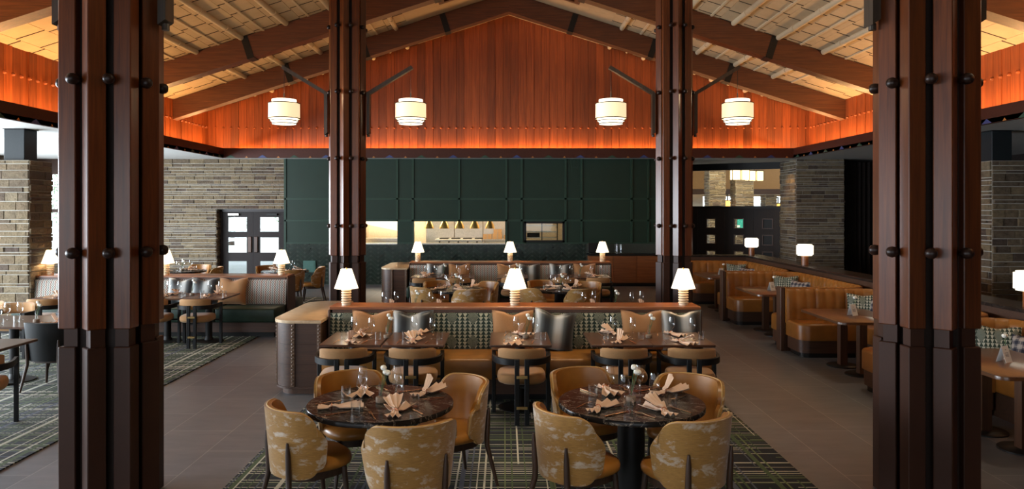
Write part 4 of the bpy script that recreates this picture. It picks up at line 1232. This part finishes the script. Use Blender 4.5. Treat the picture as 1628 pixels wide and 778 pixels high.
# credenzas at the left end of the centre banquettes
m_bead = plain('highlit_bead', (.15, .095, .062), .3)  # bead colour lightened to carry their metallic highlights
def make_cred():
    o = thing('credenza', 'x', 'cabinet', (0, 0, 0))
    x0, x1, y0, y1, r = -.275, .275, -.90, .90, .24
    def poly(d):
        a, b, c_, e, q = x0-d, x1+d, y0-d, y1+d, r+d
        p = [(b, c_), (b, e), (a+q, e)]
        p += [(a+q-q*math.sin(R(t)), e-q+q*math.cos(R(t))) for t in range(15, 91, 15)]
        p += [(a+q-q*math.cos(R(t)), c_+q-q*math.sin(R(t))) for t in range(0, 91, 9)]
        return p
    MB().prism(poly(0), .09, .85).build('body', m_walnutx, o, 30)
    MB().prism(poly(-.06), 0, .09).build('toe_kick', m_walnut, o, 30)
    MB().prism(poly(.012), .075, .098).build('base_moulding', m_walnutx, o, 30)
    MB().rprism(poly(.03), .85, .885, .008, 2).build('stone_top', m_trav, o, 30)
    for (x, y) in ((x0, y0+r), (x0+r, y0), (x1, y0), (x0+.03, y0+r*2.0)):
        q = MB(); q.box(x-.022, x+.022, y-.022, y+.022, .10, .85)
        for k in range(17):
            z = .13+k*.043; a = .024
            d = Vector((-1, -1, 0)).normalized() if x < x1 else Vector((0, -1, 0))
            if y == y0: d = Vector((0, -1, 0))
            elif x <= x0+.04: d = Vector((-1, 0, 0))
            p = Vector((x, y, z))+d*.022
            q.lathe([(0, -.014), (.010, -.010), (.013, 0), (.010, .010), (0, .014)], 8, p)
        q.build('beaded_trim', m_bead, o, 40)
    for z in (.36, .60):
        q = MB(); P_ = poly(.0015); q.prism(P_, z-.002, z+.002); q.build('groove_line', m_stud, o)
    for i in range(3): MB().rbox(x1-.002, x1+.014, y0+.06+i*.58, y0+.60+i*.58, .12, .83, .004, 1).build('side_panel', m_walnut, o)
    return o
cred = Proto(make_cred)
cred.put((-2.46, 9.62, 0), 0, 'curved walnut cabinet with travertine top at the front banquette end', 'travertine topped cabinets')
cred.put((-2.46, 17.3, 0), 0, 'curved walnut cabinet with stone top at the rear centre banquette end', 'travertine topped cabinets')

# ------------------------------------------------------------------ tables and their settings
G_ = {'wine': 'stemmed wine glasses', 'tumb': 'water tumblers', 'fork': 'gold forks', 'knife': 'gold knives', 'napkin': 'folded blush napkins', 'vase': 'bud vases', 'flower': 'white flowers'}
def setting(x, y, z, ang, lab, k, lite=False):
    """one place: ang = direction from the diner to the table"""
    ca, sa = math.cos(ang-PI/2), math.sin(ang-PI/2)
    def P(a, b): return (x+a*ca-b*sa, y+a*sa+b*ca, z)
    napk[k % 3].put(P(0, 0), ang-PI/2+rng.uniform(-.5, .5)+(PI if k % 2 else 0), f'blush napkin with copper ring, {lab}', G_['napkin'])
    if lite: return
    fork.put(P(-.155, .02), ang-PI/2+rng.uniform(-.2, .2), f'gold fork at {lab}', G_['fork'])
    knife.put(P(.155, .01), ang-PI/2+rng.uniform(-.2, .2), f'gold knife at {lab}', G_['knife'])
def glasses(x, y, z, wx, wy, tx, ty, lab):
    wine.put((x+wx, y+wy, z), 0, f'stemmed wine glass at {lab}', G_['wine'])
    if tx is not None: tumb.put((x+tx, y+ty, z), 0, f'clear water tumbler at {lab}', G_['tumb'])
def flowers(x, y, z, lab, n=3):
    vase.put((x, y, z), 0, f'bud vase with wooden base on {lab}', G_['vase'])
    for i in range(n):
        t = i*2.3+x*3; tilt = (.22, .12, .30)[i]
        flower.put((x, y, z+(.045, .075, .045)[i]), 0, f'white flower in the bud vase on {lab}', G_['flower']+' on '+lab, rot=(tilt*math.sin(t), tilt*math.cos(t), t))
TX = [(-1.650, 'leftmost'), (-.972, 'second from left'), (.172, 'middle'), (1.255, 'second from right'), (1.918, 'rightmost')]
ZT = .7505
for bi, (by, bn) in enumerate(((BY[0], 'front banquette'), (BY[1], 'rear centre banquette'))):
    ty = by-.765
    for i, (tx, w) in enumerate(TX):
        lab = f'{w} walnut table, {bn}'
        table.put((tx, ty, 0), 0, f'{w} rectangular walnut table along the {bn}', 'rectangular banquette tables')
        barrel.put((tx+(-.02, .02, .005, -.02, .02)[i], ty-.525, 0), (.10, .03, 0, -.04, -.08)[i], f'tan barrel chair with black frame at the {lab}', 'black framed barrel chairs')
        setting(tx-.02, ty-.26, ZT, R(90), f'chair side, {lab}', i+1+bi)
        setting(tx+.0, ty+.25, ZT, R(-90), f'bench side, {lab}', i+2+bi, lite=bi > 0)
        glasses(tx, ty, ZT, -.04, .04, -.13, -.06, f'bench side, {lab}')
        glasses(tx, ty, ZT, .17, -.04, .255, -.10, f'chair side, {lab}')
    for x, lb in ((-1.318, 'left table pair of the '+bn), (.24, 'middle table of the '+bn), (1.62, 'right table pair of the '+bn)):
        flowers(x, ty+.03, ZT, lb)
# tables on the far side of the front banquette, only glass tops show above the ledge
for i, (tx, w) in enumerate(((-1.65, 'left'), (-.97, 'centre left'), (1.25, 'centre right'), (1.95, 'right'))):
    table.put((tx, 10.6, 0), 0, f'{w} walnut table hidden behind the front banquette ledge', 'rectangular banquette tables')
    lab = f'{w} table behind front banquette ledge'
    wine.put((tx-.1, 10.75, ZT), 0, f'stemmed wine glass nearer the left on {lab}', G_['wine']); wine.put((tx+.06, 10.85, ZT), 0, f'stemmed wine glass nearer the right on {lab}', G_['wine'])
    napk[1].put((tx+.02, 10.62, ZT), 0, f'folded blush napkin on {lab}', G_['napkin'])
flowers(-1.3, 10.75, ZT, 'left table behind the front banquette ledge'); flowers(1.6, 10.75, ZT, 'right table behind the front banquette ledge')

# round tables: centre, chairs (dx, dy, facing)
ZR = .7625
def round_set(cx, cy, tn, chairs, full=True):
    roundt.put((cx, cy, 0), R(-25), f'round black marble table, the {tn} one', 'round marble tables')
    for (dx, dy, rz, pl) in chairs:
        tub.put((cx+dx, cy+dy, 0), rz, f'ochre velvet and leather tub chair {pl} of the {tn} round table', 'ochre velvet tub chairs')
    for i, (dx, dy, rz, pl) in enumerate(chairs):
        a = math.atan2(dy, dx); c_, s_ = math.cos(a), math.sin(a)
        lab = f'{pl} place of the {tn} round table'
        setting(cx+c_*.37, cy+s_*.37, ZR, a+PI, lab, (0, 2, 1, 0)[i], lite=not full)
        b = a+.42; wine.put((cx+math.cos(b)*.19, cy+math.sin(b)*.19, ZR), 0, f'stemmed wine glass at {lab}', G_['wine'])
        b = a+.62; tumb.put((cx+math.cos(b)*.31, cy+math.sin(b)*.31, ZR), 0, f'clear water tumbler at {lab}', G_['tumb'])
    flowers(cx, cy, ZR, f'the {tn} round table')
def face(dx, dy, extra=0): return math.atan2(-dy, -dx)-PI/2+extra
CH1 = [(-.47, -.27, face(-.47, -.27, R(8)), 'near left'), (.29, -.62, face(.29, -.62, R(-5)), 'near right'), (.50, .36, face(.50, .36), 'far right'), (-.30, .50, face(-.3, .5), 'far left')]
CH2 = [(-.45, -.40, face(-.45, -.40, R(-10)), 'near left'), (.28, -.52, face(.28, -.52, R(2)), 'near right'), (.48, .36, face(.48, .36, R(15)), 'far right'), (-.26, .60, face(-.26, .6, R(5)), 'far left')]
round_set(-.92, 5.5, 'left foreground', CH1)
round_set(.945, 5.52, 'right foreground', CH2)
round_set(-.90, 13.3, 'left middle distance', CH1, False)
round_set(1.0, 13.3, 'right middle distance', CH2, False)
round_set(-5.1, 17.2, 'double door side', [(.30, -.62, face(.3, -.62), 'near right'), (.62, .1, face(.62, .1), 'far right'), (-.5, .4, face(-.5, .4), 'far left')], False)
round_set(-7.5, 17.2, 'far left', [(.1, .65, face(.1, .65), 'far'), (.62, .1, face(.62, .1), 'right'), (-.3, -.55, face(-.3, -.55), 'near')], False)
# teal chairs behind the rear ledge
for i, x in enumerate((-1.9, .2, 2.1)):
    tubteal.put((x, 19.35, 0), PI, f'teal upholstered tub chair behind the rear centre banquette, {LP3[i]}', 'teal tub chairs')

# left tables
for i, (tx, w) in enumerate(((-4.88, 'right'), (-5.56, 'middle'), (-7.3, 'left'))):
    lab = f'{w} walnut table at the left banquette'
    table.put((tx, 12.33, 0), 0, f'{w} rectangular walnut table at the left banquette', 'rectangular banquette tables')
    barrel.put((tx-.02, 11.83, 0), .05, f'tan barrel chair with black frame at the {lab}', 'black framed barrel chairs')
    setting(tx, 12.08, ZT, R(90), f'chair side, {lab}', i); setting(tx, 12.58, ZT, R(-90), f'bench side, {lab}', i+1, True)
    glasses(tx, 12.33, ZT, -.06, .06, -.14, -.05, f'bench side, {lab}'); glasses(tx, 12.33, ZT, .15, -.02, .24, -.08, f'chair side, {lab}')
flowers(-5.22, 12.36, ZT, 'right table pair of the left banquette'); flowers(-7.1, 12.36, ZT, 'left table of the left banquette')
# big table by the near left column with the black leather chair
bt = Proto(lambda: make_table(1.5, 1.0))
bt.put((-6.25, 9.55, 0), 0, 'large walnut table left of the near left timber column', 'large walnut tables')
lab = 'large left table'
tubblack.put((-5.52, 9.06, 0), 0, 'black leather tub chair with walnut legs at the large left table', 'black leather tub chairs')
tubblack.put((-5.9, 10.15, 0), PI, 'black leather tub chair on the far side of the large left table', 'black leather tub chairs')
setting(-5.62, 9.3, ZT, R(90), 'the near right place of the '+lab, 1); setting(-5.75, 9.85, ZT, R(-90), 'the far place of the '+lab, 0, True)
for i, (x, y) in enumerate(((-6.36, 9.3), (-6.30, 9.62), (-6.42, 9.55))): wine.put((x, y, ZT), 0, ('nearest stemmed wine glass', 'right stemmed wine glass', 'left stemmed wine glass')[i]+' on the '+lab, G_['wine'])
for i, (x, y) in enumerate(((-6.27, 9.2), (-6.2, 9.4))): tumb.put((x, y, ZT), 0, ('nearer', 'farther')[i]+' clear tumbler on the '+lab, G_['tumb'])
flowers(-5.98, 9.45, ZT, lab)
bt.put((-5.95, 7.75, 0), 0, 'dark walnut table at the left edge, only its corner in view', 'large walnut tables')
barrel.put((-5.20, 7.30, 0), R(25), 'tan barrel chair with black frame cut by the left edge', 'black framed barrel chairs')
# more seats towards the pier
for i, (x, y, r_) in enumerate(((-7.3, 11.0, PI), (-7.9, 11.2, PI))):
    barrel.put((x, y, 0), r_, ('tan barrel chair facing the camera before the sunlit pier', 'tan barrel chair beside the sunlit stone pier')[i], 'black framed barrel chairs')

# ------------------------------------------------------------------ booths on the right
BX0, BX1 = 4.33, 5.72
PART = (5.4, 8.45, 11.5, 14.55, 17.6)
def u_path(x0, x1, y0, y1, r, n=8):
    p = []; 
    def line(a, b, m):
        for i in range(m): p.append((a[0]+(b[0]-a[0])*i/m, a[1]+(b[1]-a[1])*i/m))
    line((x0, y1), (x1-r, y1), 24)
    for i in range(n): t = R(90)*i/n; p.append((x1-r+r*math.sin(t), y1-r+r*math.cos(t)))
    line((x1, y1-r), (x1, y0+r), 48)
    for i in range(n): t = R(90)*i/n; p.append((x1-r+r*math.cos(t), y0+r-r*math.sin(t)))
    line((x1-r, y0), (x0, y0), 24); p.append((x0, y0)); return p
def make_booth():
    o = thing('booth', 'x', 'booth', (0, 0, 0)); L = 3.05
    path = u_path(0, BX1-BX0, .07, L-.07, .32)
    # resample by arc length
    cum = [0]
    for a, b in zip(path, path[1:]): cum.append(cum[-1]+math.hypot(b[0]-a[0], b[1]-a[1]))
    tot = cum[-1]; N = 264; pts = []
    j = 0
    for i in range(N+1):
        s_ = tot*i/N
        while j < len(cum)-2 and cum[j+1] < s_: j += 1
        t = (s_-cum[j])/max(1e-9, cum[j+1]-cum[j]); pts.append((path[j][0]+(path[j+1][0]-path[j][0])*t, path[j][1]+(path[j+1][1]-path[j][1])*t))
    nch = round(tot/.150)
    prof = [(.10, .44), (.105, .6), (.10, .78), (.085, .90), (.06, .955), (.03, .972), (.0, .96), (-.01, .90), (-.01, .44)]
    vs = []; fs = []; m = len(prof)
    for i, (x, y) in enumerate(pts):
        a = pts[max(0, i-1)]; b = pts[min(N, i+1)]; dx, dy = b[0]-a[0], b[1]-a[1]; q = math.hypot(dx, dy); nx, ny = dy/q, -dx/q   # to the inside
        ch = abs(math.sin(PI*nch*i/N))**.5
        for k, (of, z) in enumerate(prof):
            e = of+(ch-1)*.016*(1 if k < 5 else 0)
            vs.append((x+nx*e, y+ny*e, z-(1-ch)*.006*(k in (3, 4, 5))))
    for i in range(N):
        for k in range(m-1): fs.append((i*m+k, (i+1)*m+k, (i+1)*m+k+1, i*m+k+1))
    fs += [tuple(range(m)), tuple(N*m+k for k in range(m-1, -1, -1))]
    MB().add(vs, fs).build('backrest', m_leatherb, o, 50)
    def rr(x0, x1, y0, y1, r, corner):
        # rounded at the aisle corner that faces into the booth
        p = []
        if corner == 'n': # bench whose front is at low y
            p = [(x1, y0), (x1, y1), (x0, y1)] + [(x0+r-r*math.cos(R(t)), y0+r-r*math.sin(R(t))) for t in range(0, 91, 15)]
        else:
            p = [(x0, y0), (x1, y0), (x1, y1)] + [(x0+r-r*math.sin(R(t)), y1-r+r*math.cos(R(t))) for t in range(0, 91, 15)]
        return p
    for corner, y0, y1 in (('n', L-.66, L-.08), ('f', .08, .66)):
        MB().rprism(rr(.01, .84, y0, y1, .16, corner), .26, .50, .035, 3).build('seat', m_leatherb, o, 40)
        MB().prism(rr(.03, .84, y0+.03, y1-.03, .14, corner), .07, .26).build('plinth', m_walnutx, o, 30)
        MB().prism(rr(.06, .84, y0+.07, y1-.07, .12, corner), .0, .07).build('toe_kick', m_black, o, 30)
    MB().rbox(.845, BX1-BX0-.02, .08, L-.08, .26, .50, .03, 3).build('seat', m_leatherb, o, 40)
    MB().box(.87, BX1-BX0-.02, .08, L-.08, 0, .26).build('plinth', m_walnutx, o)
    MB().rbox(-.07, -.004, L-.09, L+.09, 0, .985, .006, 1).build('end_panel', m_walnut, o)
    MB().box(0, BX1-BX0, L-.075, L+.055, .0, .94).build('partition_core', m_walnutx, o)
    return o
booth = Proto(make_booth)
def make_btable():
    o = thing('booth_table', 'x', 'table', (0, 0, 0))
    a, b, r = .46, .66, .10
    poly = []
    for cx_, cy_, t0 in ((a-r, b-r, 0), (-a+r, b-r, 90), (-a+r, -b+r, 180), (a-r, -b+r, 270)):
        poly += [(cx_+r*math.cos(R(t0+t)), cy_+r*math.sin(R(t0+t))) for t in range(0, 91, 15)]
    MB().rprism(poly, .715, .75, .006, 2).build('tabletop', wood('booth_table_walnut', (.066, .027, .011), (.12, .052, .022), 1, .3, .15), o, 30)
    for y in (-.28, .28):
        MB().box(-.05, .05, y-.05, y+.05, .02, .70).build('pedestal', m_walnut, o)
        MB().lathe([(0, .02), (.20, .02), (.21, .012), (.21, 0), (0, 0)], 36, (0, y, 0)).build('base', m_iron, o, 40)
    MB().box(-.2, .2, -.4, .4, .70, .716).build('mount_plate', m_iron, o)
    return o
btab = Proto(make_btable)
def make_card():
    o = thing('menu_card', 'x', 'card', (0, 0, 0))
    q = MB(); a = .055
    q.add([(-a, -.045, 0), (a, -.045, 0), (a, 0, .15), (-a, 0, .15), (a, .045, 0), (-a, .045, 0), (-a, -.0435, 0), (a, -.0435, 0), (a, 0, .146), (-a, 0, .146), (a, .0435, 0), (-a, .0435, 0)],
          [(0, 1, 2, 3), (3, 2, 4, 5), (6, 9, 8, 7), (9, 11, 10, 8), (0, 3, 9, 6), (3, 5, 11, 9), (1, 7, 8, 2), (2, 8, 10, 4)])
    q.build('folded_card', m_cardwhite, o)
    p = MB()
    for k, w in ((.35, .028), (.42, .03), (.49, .026), (.56, .029), (.75, .012)):
        y = -.045+.045*k-.0006; z = .15*k
        p.add([(-w, y, z), (w, y, z), (w, y+.0015, z+.005), (-w, y+.0015, z+.005)], [(0, 1, 2, 3)])
    p.build('printed_lines', m_ink, o)
    return o
card = Proto(make_card)
BN = ('nearest booth at the right edge', 'second booth from the camera', 'third booth from the camera', 'farthest booth by the dark doors')
for i, y0 in enumerate(PART[:-1]):
    booth.put((BX0, y0, 0), 0, f'channel tufted cognac leather booth, {BN[i]}', 'leather booths')
    ym = y0+1.62
    btab.put((BX0+.40, ym, 0), 0, f'rounded walnut table on two pedestals in the {BN[i]}', 'booth tables')
    card.put((BX0+.40, ym-.02, .7505), R(28), f'white folded menu card on the table of the {BN[i]}', 'menu cards')
    vase.put((BX0+.50, ym+.10, .7505), 0, f'bud vase on the table of the {BN[i]}', G_['vase'])
    for k in range(2): flower.put((BX0+.50, ym+.10, .795), 0, f'white flower in the bud vase of the {BN[i]}', 'white flowers in '+BN[i], rot=(.1*(k-.5), .14*(k-.5), k*2.0))
    cush['green patterned'].put((BX1-.36, y0+2.62, .505), 0, f'green triangle patterned cushion in the {BN[i]}', 'booth cushions', rot=(R(-16), 0, R(-28)))
    cush['plaid'].put((BX1-.25, y0+2.28, .505), 0, f'navy plaid cushion in the {BN[i]}', 'booth cushions', rot=(R(-18), 0, R(-62)))
    if i in (1, 2):
        cush['plaid'].put((BX1-.22, y0+.75, .505), 0, f'navy plaid cushion at the near end of the {BN[i]}', 'booth cushions', rot=(R(-18), 0, R(-95)))
# parapet behind the booths
o = thing('parapet', 'low parapet wall with dark marble cap behind the leather booths', 'parapet', (0, 0, 0), 0, None, 'thing')
MB().box(5.76, 6.14, 2.0, 17.95, 0, 1.045).box(4.2, 5.76, 17.66, 17.95, 0, 1.045).build('wood_body', m_walnutx, o)
MB().rbox(5.73, 6.17, 2.0, 17.98, 1.045, 1.09, .006, 1).rbox(4.2, 5.728, 17.63, 17.98, 1.045, 1.09, .006, 1).build('marble_cap', m_marbledark, o)
for x, y, lb in ((5.93, 8.35, 'at the right edge before the dim stone pier'), (5.93, 14.6, 'before the wide stone pier'), (5.93, 17.75, 'at the parapet corner before the dark doors'), (5.93, 11.5, 'hidden behind the near right timber column')):
    dlamp.put((x, y, 1.09), 0, f'drum shaded lamp with wooden stem {lb}', 'drum lamps on the parapet')
